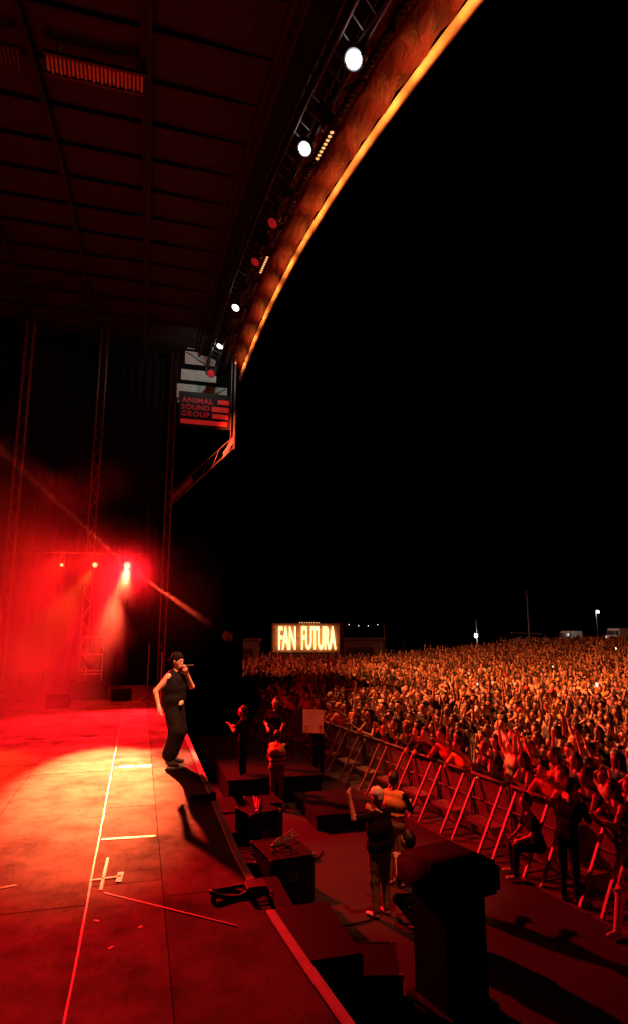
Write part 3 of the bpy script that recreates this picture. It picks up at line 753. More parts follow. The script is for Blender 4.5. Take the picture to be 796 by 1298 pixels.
def human(armL, armR, lean=0.0, tank=False, female=False, face=True, detail=False, legs='stand', head_fw=(1, 0, 0), sleeves=.55, hand_n=(1, 0, 0), curl=.5, hs=1.0, baggy=1.0):
    sw = .165 if female else .19; cw = .075 if female else .095
    px = 0.0; cx = lean * .55; nx = lean * .9; hx = lean * 1.1 + .02
    zd = -lean * lean * .35
    P = [((px, -.075, .955), (px, .075, .955), .118, .118, PANTS, .05),
         ((px + lean*.2, -.05, 1.08), (px + lean*.2, .05, 1.08), .108, .108, SHIRT, .06),
         ((cx, -cw, 1.27 + zd), (cx, cw, 1.27 + zd), .118, .118, SHIRT, .06, (.95, 1, 1.1)),
         ((nx - .01, -sw * .72, 1.405 + zd), (nx - .01, sw * .72, 1.405 + zd), .066, .066, SKIN if tank else SHIRT, .05)]
    if tank:
        for q in (-1, 1): P.append(((nx - .02, q * .085, 1.42 + zd), (cx + .05, q * .07, 1.33 + zd), .074, .075, SHIRT, .02, (1, 1, 1), .012)); P.append(((nx - .03, q * .07, 1.42 + zd), (cx - .04, q * .07, 1.30 + zd), .074, .09, SHIRT, .02, (1, 1, 1), .012))
    if female:
        for q in (-1, 1): P.append(((cx + .085, q * .065, 1.25 + zd), (cx + .085, q * .065, 1.25 + zd), .06, .06, SHIRT, .03))
    P += [((nx - .01, 0, 1.43 + zd), (hx - .01, 0, 1.55 + zd), .058, .052, SKIN, .035)]
    P += head((hx, 0, 1.635 + zd), head_fw, face)
    for q, (e, wv) in ((1, armL), (-1, armR)):
        sh = Vector((nx - .005, q * sw, 1.405 + zd)); e = Vector(e); wv = Vector(wv)
        tgu = SKIN if tank else SHIRT
        mid = sh + (e - sh) * sleeves
        if tank: P += [(sh, e, .05, .040, SKIN, .035)]
        else: P += [(sh, mid, .060, .056, SHIRT, .035), (mid, e, .043, .039, SKIN, .012)]
        P += [(e, wv, .040, .027, SKIN, .02)]
        P += hand(wv, wv - e, hand_n, q, curl, hs, SKIN, detail)
    if legs == 'stand':
        for q in (-1, 1):
            P += [((0, q * .085, .93), (.015, q * .10, .50), .092 * baggy, .062 * baggy, PANTS, .04), ((.015, q * .10, .50), (-.02, q * .105, .11), .060 * baggy, .045 * baggy, PANTS, .03),
                  ((-.03, q * .105, .05), (.15, q * .125, .032), .046, .034, SHOE, .02, (1, 1, .8))]
    elif legs:
        for q, (kn, an, ft) in zip((1, -1), legs):
            P += [((0, q * .085, .93), kn, .092 * baggy, .066 * baggy, PANTS, .04), (kn, an, .064 * baggy, .05 * baggy, PANTS, .03),
                  (Vector(an) + Vector((-.03, 0, -.05)), ft, .046, .036, SHOE, .02, (1, 1, .8))]
    return P
def hair_mesh(kind, h=.02, tris=420):
    P = [((-.035, 0, .05), (-.018, 0, .078), .098, .090, 0, .03, (1.0, .97, 1.0))]
    if kind == 'short': P = [((-.035, 0, .05), (-.015, 0, .080), .097, .088, 0, .03, (1.0, .98, 1.0)), ((-.06, 0, -.01), (-.055, 0, -.03), .07, .06, 0, .03)]
    if kind == 'long': P += [((-.06, -.05, .0), (-.085, -.055, -.26), .065, .05, 0, .04), ((-.06, .05, .0), (-.085, .055, -.24), .065, .05, 0, .04), ((-.07, 0, .0), (-.1, 0, -.30), .075, .05, 0, .04),
                             ((-.01, -.088, .03), (.015, -.10, -.17), .03, .024, 0, .02), ((-.01, .088, .03), (.015, .10, -.14), .03, .024, 0, .02)]
    if kind == 'bun': P += [((-.11, 0, .10), (-.115, 0, .11), .05, .05, 0, .02), ((-.06, 0, -.02), (-.055, 0, -.03), .065, .05, 0, .03)]
    if kind == 'cap': P = [((-.012, 0, .075), (-.007, 0, .085), .104, .1, 0, .02, (1.05, .95, .85)), ((.08, -.035, .062), (.15, -.03, .048), .03, .018, 0, .02, (1, 1, .4)), ((.08, .035, .062), (.15, .03, .048), .03, .018, 0, .02, (1, 1, .4)), ((-.06, 0, .0), (-.055, 0, -.02), .068, .06, 0, .02)]
    if kind == 'curly':
        P = []
        rr = random.Random(3)
        for i in range(26):
            a = rr.uniform(0, 6.28); e = rr.uniform(-.2, 1.4); d = Vector((math.cos(a) * math.cos(e), math.sin(a) * math.cos(e), math.sin(e)))
            if d.x > .45 and d.z < .75: continue
            c = Vector((-.02, 0, .05)) + d * .085; P.append((c, c, .045, .045, 0, .015))
    return body_mesh('hair_' + kind, P, h, ['hair'], tris)

BODY_MATS = ['skin', 'cloth', 'trousers', 'shoe', 'face_dark', 'lips']
def mir(p): return (p[0], -p[1], p[2])
IDLE = ((-.03, .26, 1.14), (.08, .25, .90))
UP = ((.08, .29, 1.63), (.13, .25, 1.90))
UPB = ((.16, .30, 1.52), (.20, .20, 1.78))
PHONE = ((.20, .24, 1.28), (.33, .07, 1.52))
CLAP = ((.12, .27, 1.17), (.30, .05, 1.32))
HEADH = ((.06, .37, 1.58), (-.02, .17, 1.72))
RAIL = ((.36, .29, 1.14), (.50, .08, 1.22))
REACH = ((.28, .22, 1.42), (.52, .17, 1.56))
FIST = ((.14, .26, 1.55), (.10, .22, 1.82))
POSES = {  # key: (armL, armR, lean, tank, female, words)
 'a': (UP, UP, 0, False, False, 'both arms raised'),
 'b': (UP, IDLE, 0, True, True, 'one arm raised'),
 'c': (PHONE, PHONE, 0, False, False, 'hands before face'),
 'd': (RAIL, RAIL, .17, True, True, 'forearms on the rail'),
 'e': (IDLE, IDLE, 0, False, False, 'arms hanging down'),
 'f': (IDLE, IDLE, 0, True, True, 'arms hanging down'),
 'g': (IDLE, FIST, 0, False, False, 'right fist raised'),
 'h': (CLAP, CLAP, 0, True, True, 'hands clasped'),
 'i': (HEADH, HEADH, 0, True, True, 'hands behind the head'),
 'j': (REACH, RAIL, .22, False, False, 'reaching forward'),
 'k': (UPB, UPB, 0, True, False, 'bent arms raised'),
 'l': (CLAP, UPB, .04, False, True, 'one bent arm raised'),
}
def pose_prims(key, face, detail, legs='stand', hs=1.0):
    aL, aR, lean, tank, fem, _ = POSES[key]
    return human(aL, tuple(mir(p) for p in aR), lean, tank, fem, face, detail, legs, hs=hs)
def head_pos(key):
    lean = POSES[key][2]; return (lean * 1.1 + .02, 0, 1.635 - lean * lean * .35)
HI = {k: body_mesh('crowd_body_' + k, pose_prims(k, True, True), .0155, BODY_MATS, 3200) for k in POSES}
LO = {k: body_mesh('far_body_' + k, pose_prims(k, False, False, None, 1.25), .032, BODY_MATS, 230) for k in POSES}
HAIR = {k: hair_mesh(k) for k in ('short', 'long', 'bun', 'cap', 'curly')}
HAIRLO = {k: hair_mesh(k, .03, 44) for k in ('short', 'long', 'cap')}

# ================================================================== crowd
SHIRTS = [('black', (.010, .010, .012), 70), ('dark grey', (.06, .06, .06), 12), ('white', (.75, .72, .68), 9), ('cream', (.62, .52, .36), 6), ('red', (.45, .05, .04), 8),
          ('yellow', (.70, .50, .08), 6), ('pink', (.6, .25, .28), 6), ('navy', (.02, .03, .09), 8), ('orange', (.6, .2, .04), 5)]
HAIRC = [('black', (.012, .009, .008), 45), ('brown', (.07, .035, .02), 38), ('blond', (.35, .22, .09), 9)]
CAPC = [('black', (.015, .015, .015), 6), ('yellow', (.7, .5, .08), 2), ('white', (.7, .68, .62), 2), ('red', (.4, .03, .03), 2)]
def pick(lst): return random.choices(lst, [x[-1] for x in lst])[0]
def proj(P):
    d = Vector(P) - CAM; cy_, sy_, c, s = math.cos(YAW), math.sin(YAW), math.cos(PITCH), math.sin(PITCH)
    r = d.x * cy_ - d.y * sy_; fh = d.x * sy_ + d.y * cy_; fw = fh * c + d.z * s; up = -fh * s + d.z * c
    if fw < .5: return (-999, 0)
    return IW/2 + FPX * r / fw, IH/2 - FPX * up / fw
def barx(Y): return 7.35 - .13 * (min(Y, 34) - 8.4)      # the barrier runs slightly askew of the stage
spots_ = []
row = 0; X = .33
while X < 84:
    sp = .60 if X < 30 else .68
    Y = 1.0 + random.random() * sp
    while Y < 92:
        y = Y + random.uniform(-.14, .14); x = X + barx(y) + random.uniform(-.16, .16) * (0 if row == 0 else 1)
        Y += sp
        d = math.hypot(x, y)
        if d > 92 or (y > 51 + max(0, x - 17) * .75 ): continue
        cl_ = math.sin(x * .55 + 1.3 * math.sin(y * .31)) * math.sin(y * .47 + 1.1 * math.sin(x * .23)) + .5 * math.sin(x * 1.3 + y * .9)
        if random.random() < ((.04 if d < 22 else .12) + (.22 if cl_ > .55 and row > 3 else 0)): continue
        px, py = proj((x, y, gz(x) + 1.6))
        if px < 285 or px > 905: continue
        spots_.append((d, x, y, row, px))
    X += .62 if X < 30 else .72; row += 1
spots_.sort()
inside = [s for s in spots_ if -5 < s[4] < 812]
near = set(inside[:300])
rail_keys = ['d', 'd', 'j', 'h', 'd', 'j', 'c', 'a']
all_keys = ['a', 'b', 'c', 'e', 'f', 'g', 'h', 'i', 'k', 'l', 'e', 'f', 'h', 'e', 'c', 'l', 'f', 'e', 'f', 'h', 'e']
far_v, far_q, far_c = [], [], []
def mesh_arrays(me):
    n = len(me.vertices); co = np.empty(n * 3, 'f'); me.vertices.foreach_get('co', co)
    me.calc_loop_triangles(); t = np.empty(len(me.loop_triangles) * 3, 'i4'); me.loop_triangles.foreach_get('vertices', t)
    mi = np.empty(len(me.loop_triangles), 'i4'); me.loop_triangles.foreach_get('material_index', mi)
    return co.reshape(-1, 3), t.reshape(-1, 3), mi
LOA = {k: mesh_arrays(m_) for k, m_ in LO.items()}; HLA = {k: mesh_arrays(m_) for k, m_ in HAIRLO.items()}
SKINS = [(.22, .11, .07), (.42, .25, .17), (.55, .34, .25), (.62, .42, .33)]
voff = 0
n_near = 0
for s in spots_:
    d, x, y, rw, px = s
    key = random.choice(rail_keys if rw == 0 else all_keys)
    ang = math.atan2(11.5 - y, .4 - x) + random.gauss(0, .22)
    scale = random.gauss(1.0, .05) if POSES[key][4] else random.gauss(1.045, .05)
    if rw == 0: ang = math.pi + .13 + max(-.5, min(.5, (ang % (2*math.pi)) - math.pi)) * .6; scale = min(1.08, max(1.0, scale))
    sh = pick(SHIRTS); hc = pick(HAIRC)
    hk = random.choices(['long', 'bun', 'curly'] if POSES[key][4] else ['short', 'cap', 'curly', 'long'], [7, 2, 1] if POSES[key][4] else [7, 2, 1, 1])[0]
    if s in near:
        n_near += 1
        o = link('person', HI[key], None, (x, y, gz(x) + (.02 if rw == 0 else 0)), ang); o.scale = (scale,) * 3
        o.color = tuple(c * random.uniform(.85, 1.15) for c in sh[1]) + (1,)
        hr = link('cap' if hk == 'cap' else 'hair', HAIR[hk], o, head_pos(key))
        if hk == 'cap': cc = pick(CAPC); hr.color = cc[1] + (1,); hw = cc[0] + ' cap'
        else: hr.color = hc[1] + (1,); hw = {'short': 'short ', 'long': 'long ', 'bun': 'bunned ', 'curly': 'curly '}[hk] + hc[0] + ' hair'
        top = 'tank top' if POSES[key][3] else 'T-shirt'
        where = 'at the barrier' if rw == 0 else 'in the crowd'
        tag(o, f"person in {sh[0]} {top}, {hw}, {POSES[key][5]}, {where}", 'person', 'crowd behind the barrier')
    else:
        co, t, mi = LOA[key]; ca, sa = math.cos(ang), math.sin(ang)
        hk2 = hk if hk in HLA else ('long' if hk == 'bun' else 'short')
        hco, ht, hmi = HLA[hk2]; hp = head_pos(key)
        V = np.concatenate([co, hco + np.array(hp)]) * scale
        V = np.stack([V[:,0]*ca - V[:,1]*sa + x, V[:,0]*sa + V[:,1]*ca + y, V[:,2] + gz(x)], 1)
        skin = random.choice(SKINS); hcol = pick(CAPC)[1] if hk == 'cap' else hc[1]
        pal = np.array([skin, sh[1], (.03, .03, .04), (.3, .3, .3), (.03, .02, .02), (.3, .08, .07)])
        C = np.concatenate([pal[np.clip(mi, 0, 5)], np.tile(np.array(hcol), (len(ht), 1))]) * random.choice((.45, .7, .9, 1.05, 1.15))  # whole figures darkened at random, as if shaded by their neighbours
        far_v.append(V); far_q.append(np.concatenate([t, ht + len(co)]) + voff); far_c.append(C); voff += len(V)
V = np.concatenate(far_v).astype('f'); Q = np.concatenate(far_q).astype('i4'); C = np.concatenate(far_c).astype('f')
me = bpy.data.meshes.new('crowd'); me.vertices.add(len(V)); me.vertices.foreach_set('co', V.ravel())
me.loops.add(len(Q) * 3); me.loops.foreach_set('vertex_index', Q.ravel()); me.polygons.add(len(Q))
me.polygons.foreach_set('loop_start', np.arange(0, len(Q) * 3, 3, dtype='i4')); me.polygons.foreach_set('loop_total', np.full(len(Q), 3, 'i4'))
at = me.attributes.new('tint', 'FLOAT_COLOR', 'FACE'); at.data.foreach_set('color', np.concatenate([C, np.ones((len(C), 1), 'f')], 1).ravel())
me.update(calc_edges=True); me.polygons.foreach_set('use_smooth', [False] * len(me.polygons))
m_ = bpy.data.materials.new('crowd_tint'); m_.use_nodes = True; b_ = m_.node_tree.nodes['Principled BSDF']; b_.inputs['Roughness'].default_value = .6
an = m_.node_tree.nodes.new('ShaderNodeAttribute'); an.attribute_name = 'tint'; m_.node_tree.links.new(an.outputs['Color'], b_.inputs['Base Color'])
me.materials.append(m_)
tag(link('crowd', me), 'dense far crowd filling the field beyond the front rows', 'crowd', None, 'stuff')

# phones held up in the crowd
for k, (px, py, dd) in enumerate(((318, 858, 46), (364, 876, 34), (494, 860, 33), (515, 838, 48), (420, 838, 47), (604, 868, 28), (756, 868, 25), (780, 822, 52), (700, 846, 36), (560, 845, 44))):
    x_ = (px - IW/2) / FPX; y_ = (IH/2 - py) / FPX; c, s = math.cos(PITCH), math.sin(PITCH)
    fwd = c - y_ * s; up = s + y_ * c; dr = Vector((fwd * math.sin(YAW) + x_ * math.cos(YAW), fwd * math.cos(YAW) - x_ * math.sin(YAW), up))
    p = CAM + dr * dd
    ph = empty('phone', p, math.atan2(-dr.y, -dr.x)); tag(ph, 'lit phone held up over the heads of the crowd', 'phone', 'lit phones in the crowd')
    m = MB(); m.box(-.005, .005, -.04, .04, -.08, .08); m.build('case', 'black_metal', ph, bevel=.003)
    m = MB(); m.box(.0055, .0065, -.036, .036, -.074, .074); m.build('screen', 'screen_glow', ph)

# ================================================================== barrier sections
W_ = 1.22
def barrier_parts():
    ps = []
    m = MB(); m.box(.0, .022, -W_/2 + .05, W_/2 - .05, .06, 1.12); ps.append(('panel', m.mesh('barrier_panel', 'panel_metal', .004)))
    m = MB(); m.tube((-.0, -W_/2 + .01, 1.2), (-.0, W_/2 - .01, 1.2), .032, n=10); ps.append(('top_rail', m.mesh('barrier_rail', 'galv', 0, True)))
    m = MB(); m.tube((-.035, -W_/2 + .05, .74), (-.035, W_/2 - .05, .74), .018, n=6); ps.append(('mid_rail', m.mesh('barrier_mid', 'galv')))
    for s in (-1, 1):
        m = MB(); m.box(-.03, .03, s * (W_/2 - .045) - .022, s * (W_/2 - .045) + .022, .02, 1.17); ps.append(('post', m.mesh('barrier_post', 'galv', .005)))
        m = MB(); yy = s * (W_/2 - .2); a, b = Vector((-.045, yy, 1.14)), Vector((-.68, yy, .03))
        q = (b - a).to_track_quat('Z', 'Y').to_matrix().to_4x4(); q.translation = a
        m.box(-.028, .028, -.022, .022, 0, (b - a).length, 0, q); ps.append(('strut', m.mesh('barrier_strut', 'alu', .005)))
    m = MB()
    x0, x1, y0, y1, z = -.40, -.05, -W_/2 + .22, W_/2 - .22, .43
    for i in range(7): xx = x0 + (x1 - x0) * i / 6; m.box(xx - .010, xx + .010, y0, y1, z - .02, z)
    for i in range(12): yy = y0 + (y1 - y0) * i / 11; m.box(x0, x1, yy - .010, yy + .010, z - .021, z + .004)
    ps.append(('step', m.mesh('barrier_step', 'tread')))
    m = MB(); m.box(x0 - .012, x0 + .012, y0 - .02, y1 + .02, z - .045, z + .006); ps.append(('step_lip', m.mesh('barrier_lip', 'galv', .003)))
    m = MB(); m.box(-.70, .62, -W_/2 + .01, W_/2 - .01, .004, .018); ps.append(('base_plate', m.mesh('barrier_base', 'panel_metal')))
    m = MB(); m.box(-.725, -.70, -W_/2 + .01, W_/2 - .01, .004, .035); ps.append(('base_lip', m.mesh('barrier_baselip', 'galv', .004)))
    for s in (-1, 1):
        m = MB(); m.tube((-.62, s * (W_/2 - .2), .09), (-.04, s * (W_/2 - .2), .09), .016, n=6)
        ps.append(('foot_tie', m.mesh('barrier_tie', 'galv')))
    return ps
BP = barrier_parts()
for k in range(27):
    y = 4.4 + W_ * k * .9917
    rt = empty('crowd_barrier', (barx(y), y, 0)); rt.rotation_euler = (0, 0, math.atan(.13) + R(random.uniform(-.5, .5)))
    tag(rt, 'steel crowd barrier section with slanting struts and step', 'barrier', 'barrier sections in front of the crowd')
    made = {}
    for nm, me in BP:
        host = made.get({'step_lip': 'step', 'base_lip': 'base_plate'}.get(nm), rt)
        made[nm] = link(nm, me, host)

# ================================================================== singer
sing = empty('person', (.60, 10.84, DECK), R(-38)); tag(sing, 'singer in black cap and sleeveless black top singing into a microphone on stage', 'person')
legs = (((.06, .13, .50), (-.06, .10, .12), (.12, .13, .035)), ((.14, -.10, .52), (.05, -.12, .12), (.22, -.16, .035)))
SP = human(((.16, .30, 1.20), (.17, .09, 1.46)), ((-.12, -.34, 1.17), (-.02, -.37, .93)), .02, True, False, True, False, None, (1, .12, -.02))
SP = [p for p in SP if p[4] != -1]
# sleeveless top: broad and loose
SP += [((.0, -.13, 1.40), (.0, .13, 1.40), .072, .072, SHIRT, .02, (1, 1, 1), .02), ((.005, -.10, 1.03), (.005, .10, 1.03), .150, .150, SHIRT, .04), ((.01, -.11, 1.20), (.01, .11, 1.20), .142, .142, SHIRT, .05), ((.01, -.12, 1.32), (.01, .12, 1.32), .128, .128, SHIRT, .04)]
SP += hand((.17, .09, 1.46), (-.02, -.75, .66), (.75, -.5, -.2), 1, 1.15, 1.0, SKIN, True) + hand((-.02, -.37, .93), (.1, .1, -1), (.7, .6, 0), -1, .55, 1.0, SKIN, True)
for (kn, an, ft), q in zip(legs, (1, -1)):
    kn, an = Vector(kn), Vector(an)
    SP += [((0, q * .09, .94), kn, .125, .115, PANTS, .04), (kn, an + Vector((0, 0, .06)), .112, .122, PANTS, .05), (an + Vector((-.02, 0, -.07)), ft, .05, .042, SHOE, .02, (1, 1, .85))]
me = body_mesh('singer_body', SP, .0085, ['light_skin', 'black_cloth', 'black_cloth', 'black_shoe', 'face_dark', 'lips'], 26000)
link('body', me, sing)
CP = [((-.012, 0, .055), (-.005, 0, .068), .107, .103, 0, .02, (1.06, .96, .85)), ((-.10, -.04, .035), (-.17, -.035, .015), .028, .016, 0, .02, (1, 1, .45)), ((-.10, .04, .035), (-.17, .035, .015), .028, .016, 0, .02, (1, 1, .45)), ((-.05, 0, .0), (-.05, 0, -.03), .085, .075, 0, .02)]
hp = (.042, 0, 1.635)
link('cap', body_mesh('singer_cap', CP, .010, ['black_cloth'], 2500), sing, hp)
m = MB(); m.tube((.155, -.02, .975), (.16, .03, .985), .03, n=8); m.box(.13, .17, -.05, .05, .93, 1.0); tag(m.build('waist_cloth', 'cream', sing, bevel=.012), 'pale cloth tucked at the waist')
mc = empty('microphone', sing.matrix_basis @ Vector((.155, .012, 1.555))); tag(mc, 'black handheld microphone held to the singer\'s mouth', 'microphone')
dm = (Matrix.Rotation(R(-38), 4, 'Z') @ Vector((.9, .42, .10))).normalized(); q = dm.to_track_quat('Z', 'Y').to_matrix().to_4x4()
m = MB(); m.lathe([(.0001, -.035), (.02, -.028), (.027, -.008), (.025, .015), (.022, .03)], 14, 0, q); m.build('head', 'steel', mc, smooth=True)
m = MB(); m.lathe([(.022, .03), (.019, .06), (.015, .15), (.013, .175), (.0001, .178)], 14, 0, q); m.build('grip', 'black_metal', mc, smooth=True)

# ================================================================== people in the pit
def pit_person(loc, ang, prims, mats, label, hairkind='short', hcol=(.012, .009, .008), hp=(.02, 0, 1.635), h=.011, tris=14000, color=None, scale=1.0, group='crew in the pit'):
    root = empty('person', loc, ang); tag(root, label, 'person', group); root.scale = (scale,) * 3
    b = link('body', body_mesh('pit_body', prims, h, mats, tris), root)
    if hairkind:
        o = link('cap' if hairkind == 'cap' else 'hair', HAIR[hairkind], root, hp); o.color = hcol + (1,)
    return root
MB_ = ['light_skin', 'black_cloth', 'khaki', 'shoe', 'face_dark', 'lips', 'hi_vis', 'black_cloth']
# photographer with pale cap holding a phone up with the left hand, back to us
PP = human(((.12, .40, 1.38), (.20, .42, 1.68)), ((.16, -.27, 1.2), (.32, -.14, 1.36)), .02, False, False, True, True, 'stand', (1, 0, .1), .75, (0, -1, 0), .8, baggy=1.25)
PP += [((0, -.08, 1.0), (0, .08, 1.0), .14, .14, SHIRT, .04), ((0, -.09, 1.2), (0, .09, 1.2), .14, .14, SHIRT, .04)]
p1 = pit_person((3.63, 9.35, 0), R(112), PP, MB_, 'person in black T-shirt, khaki trousers and pale cap holding a phone up in the pit', 'cap', (.75, .68, .55), (.042, 0, 1.635))
pm = p1.matrix_basis
ph = empty('phone', pm @ Vector((.235, .415, 1.79)), R(112)); tag(ph, 'dark phone in the raised hand of the person in pale cap', 'phone')
m = MB(); m.box(-.005, .005, -.038, .038, -.075, .085); m.build('case', 'black_metal', ph, bevel=.003)
m = MB(); m.box(-.0065, -.0055, -.034, .034, -.068, .078); m.build('screen', 'lens_off', ph)
# security guard in orange vest
def vest_prims(armL, armR, lean=0, **kw):
    P = human(armL, armR, lean, False, False, True, True, 'stand', **kw)
    P += [((lean*.5, -.085, 1.30), (lean*.5, .085, 1.30), .128, .128, ALT, .03, (1, 1, 1.05), .012), ((lean*.3, -.07, 1.12), (lean*.3, .07, 1.12), .125, .125, ALT, .03, (1, 1, 1), .012),
          ((lean*.9 - .01, -.12, 1.42), (lean*.9 - .01, .12, 1.42), .074, .074, ALT, .03, (1, 1, 1), .012)]
    for zz in (1.10, 1.20):
        P += [((lean*.3, -.075, zz), (lean*.3, .075, zz), .136, .136, ALT2, .004, (1, 1, .16), .012)]
    return P
VP = vest_prims(((.10, .28, 1.18), (.28, .18, 1.12)), ((.14, -.25, 1.16), (.30, -.12, 1.22)), sleeves=.8)
pit_person((4.28, 10.3, 0), R(35), VP, MB_, 'security guard in orange vest with dark bands standing behind the person in pale cap', 'short')
VP2 = vest_prims(((.10, .24, 1.15), (.25, .12, 1.05)), ((.10, -.24, 1.15), (.25, -.12, 1.05)), .05, sleeves=.5)
pit_person((3.28, 15.0, 0), R(60), VP2, MB_, 'security guard in orange vest standing beside the black riser, seen from behind', 'short')
BLK = ['light_skin', 'black_cloth', 'black_cloth', 'black_shoe', 'face_dark', 'lips']
pit_person((3.55, 16.4, .6), R(-125), human(((.10, .26, 1.15), (.16, .20, .96)), ((.06, -.28, 1.16), (.18, -.16, 1.02)), .03, False, False, True, True, 'stand', (1, -.2, -.1), .8), BLK,
           'crew member all in black standing on the riser facing the stage', 'short')
pit_person((2.65, 16.1, .45), R(150), human(((.14, .30, 1.20), (.28, .22, 1.32)), ((.1, -.27, 1.18), (.26, -.1, 1.24)), .02, False, False, True, True, 'stand', (1, 0, 0), .6), BLK,
           'crew member in black with bare forearms lifted, close to the stage front', 'short')
P9 = human(((.18, .27, 1.24), (.33, .22, 1.44)), ((.18, -.27, 1.24), (.33, -.22, 1.44)), .02, False, False, True, True, 'stand', (1, 0, 0), .6)
pit_person((4.98, 17.43, 0), R(-125), P9, BLK, 'person in black holding a blank cream board in the pit', 'short')
bd = empty('board', (4.98 + .40 * math.cos(R(-125)), 17.43 + .40 * math.sin(R(-125)), 1.62), R(-125)); tag(bd, 'blank cream board held up in the pit', 'board')
m = MB(); m.box(-.006, .006, -.30, .30, -.30, .32); m.build('sheet', 'cream', bd, bevel=.003)
m = MB(); m.box(-.012, -.007, -.31, .31, .29, .335); m.build('top_batten', 'wood', bd)
# crouching photographer in black next to the pillar
CR = human(((.26, .22, 1.12), (.42, .06, 1.32)), ((.26, -.22, 1.12), (.42, -.06, 1.32)), .22, False, False, True, True,
           (((.36, .14, .86), (.02, .14, .62), (.16, .15, .55)), ((.30, -.12, .62), (-.06, -.12, .60), (.02, -.12, .53))), (1, 0, .1), .8)
pit_person((4.05, 8.75, -.50), R(120), CR, BLK, 'photographer in black crouching beside the covered black pillar', 'short', hp=(.262, 0, 1.618))
# two guards in black sitting on barrier steps
def seated(aL, aR, lean, drop, k2=.0):
    P = human(aL, aR, lean, False, False, True, True, (((.42, .13, .93), (.45, .14, .93 - .40), (.60, .16, .93 - .45)), ((.40, -.15, .95), (.40 + k2, -.17, .93 - .40), (.55 + k2, -.19, .93 - .45))), (1, 0, -.1), .6)
    return P
SM = ['light_skin', 'black_cloth', 'black_cloth', 'shoe', 'face_dark', 'lips']
SM2 = ['light_skin', 'black_cloth', 'light_skin', 'shoe', 'face_dark', 'lips']
pit_person((barx(9.95) - .38, 9.95, -.42), R(165), seated(((.18, .26, 1.16), (.36, .14, 1.05)), ((.20, -.25, 1.14), (.40, -.10, 1.04)), .14, .5), SM, 'guard in black sitting on a barrier step, arms on the knees', 'short', hp=(.174, 0, 1.628))
pit_person((barx(7.85) - .36, 7.85, -.42), R(195), seated(((.16, .26, 1.16), (.34, .18, 1.04)), ((.12, -.27, 1.16), (.34, -.20, 1.04)), .06, .5, .1), SM2, 'guard in black top with bare legs and pale shoes sitting on a barrier step', 'short', hp=(.086, 0, 1.634))
pit_person((6.62, 8.95, .02), R(30), human(((.28, .27, 1.14), (.46, .16, 1.20)), ((.28, -.26, 1.14), (.46, -.14, 1.20)), .22, False, False, True, True, 'stand', (1, 0, 0), .8), BLK, 'guard in black leaning on the barrier with back to the stage', 'short', hp=(.262, 0, 1.618))

# ================================================================== pit gear
pl = empty('covered_pillar', (3.62, 7.15, 0), R(14)); pl.scale = (.88, .88, .92); tag(pl, 'tall black pedestal with a broad black covered top standing in the pit', 'pedestal')
m = MB(); m.box(-.34, .34, -.34, .34, .004, 1.38); m.build('pedestal', 'black_paint', pl, bevel=.02)
m = MB(); m.box(-.50, .50, -.52, .52, 1.30, 1.68); m.build('cover', 'black_cloth', pl, bevel=.07, smooth=True)
m = MB(); m.box(-.42, .42, -.42, .42, .004, .08); m.build('foot', 'black_metal', pl, bevel=.01)
for k, (x, y, z, wd, dp, ht) in enumerate(((1.62, 4.0, 0, 1.0, 1.15, .62), (1.62, 5.25, 0, 1.0, 1.15, .62), (1.62, 6.5, 0, 1.0, 1.15, .62), (1.62, 6.5, .63, 1.0, 1.15, .62), (1.62, 7.75, 0, 1.0, 1.15, .62), (1.62, 9.0, 0, 1.0, 1.15, .62), (1.62, 12.2, 0, 1.0, 1.15, .62), (1.62, 13.45, 0, 1.0, 1.15, .62))):
    sb = empty('subwoofer', (x, y, z + (.003 if z == 0 else 0)))
    tag(sb, 'black subwoofer cabinet on the ground along the stage front' if z == 0 else 'black subwoofer cabinet stacked on another along the stage front', 'speaker', 'subwoofers on the ground' if z == 0 else 'subwoofers stacked on top')
    m = MB(); m.box(-wd/2, wd/2, -dp/2, dp/2, 0, ht); m.build('cabinet', 'black_paint', sb, bevel=.014)
    m = MB(); m.box(wd/2 + .002, wd/2 + .02, -dp/2 + .05, dp/2 - .05, .05, ht - .05); m.build('grille', 'black_metal', sb, bevel=.006)
    for s in (-1, 1):
        m = MB(); m.box(-.11, .11, s * (dp/2 + .008) - .006, s * (dp/2 + .008) + .006, ht * .52, ht * .72); m.build('handle', 'steel', sb, bevel=.004)
for k, (x0, x1, y0, y1, z) in enumerate(((3.15, 4.35, 13.9, 15.4, .3), (2.2, 4.55, 15.5, 19.0, .6))):
    if k == 0: x0, x1, y0, y1 = 3.75, 5.0, 13.3, 15.2
    rs = empty('pit_riser', ((x0 + x1) / 2, (y0 + y1) / 2, 0)); tag(rs, ('low' if k == 0 else 'broad, taller') + ' black riser platform in the pit', 'platform')
    a, b = (x1 - x0) / 2, (y1 - y0) / 2
    m = MB(); m.box(-a, a, -b, b, z - .06, z); m.build('top', 'black_top', rs, bevel=.006)
    m = MB(); m.box(-a + .03, a - .03, -b + .03, b - .03, .004, z - .062); m.build('skirt', 'skirt', rs)
    m = MB(); m.box(a - .02, a + .012, -b, b, z - .05, z + .006); m.build('edge_trim', 'black_metal', rs)
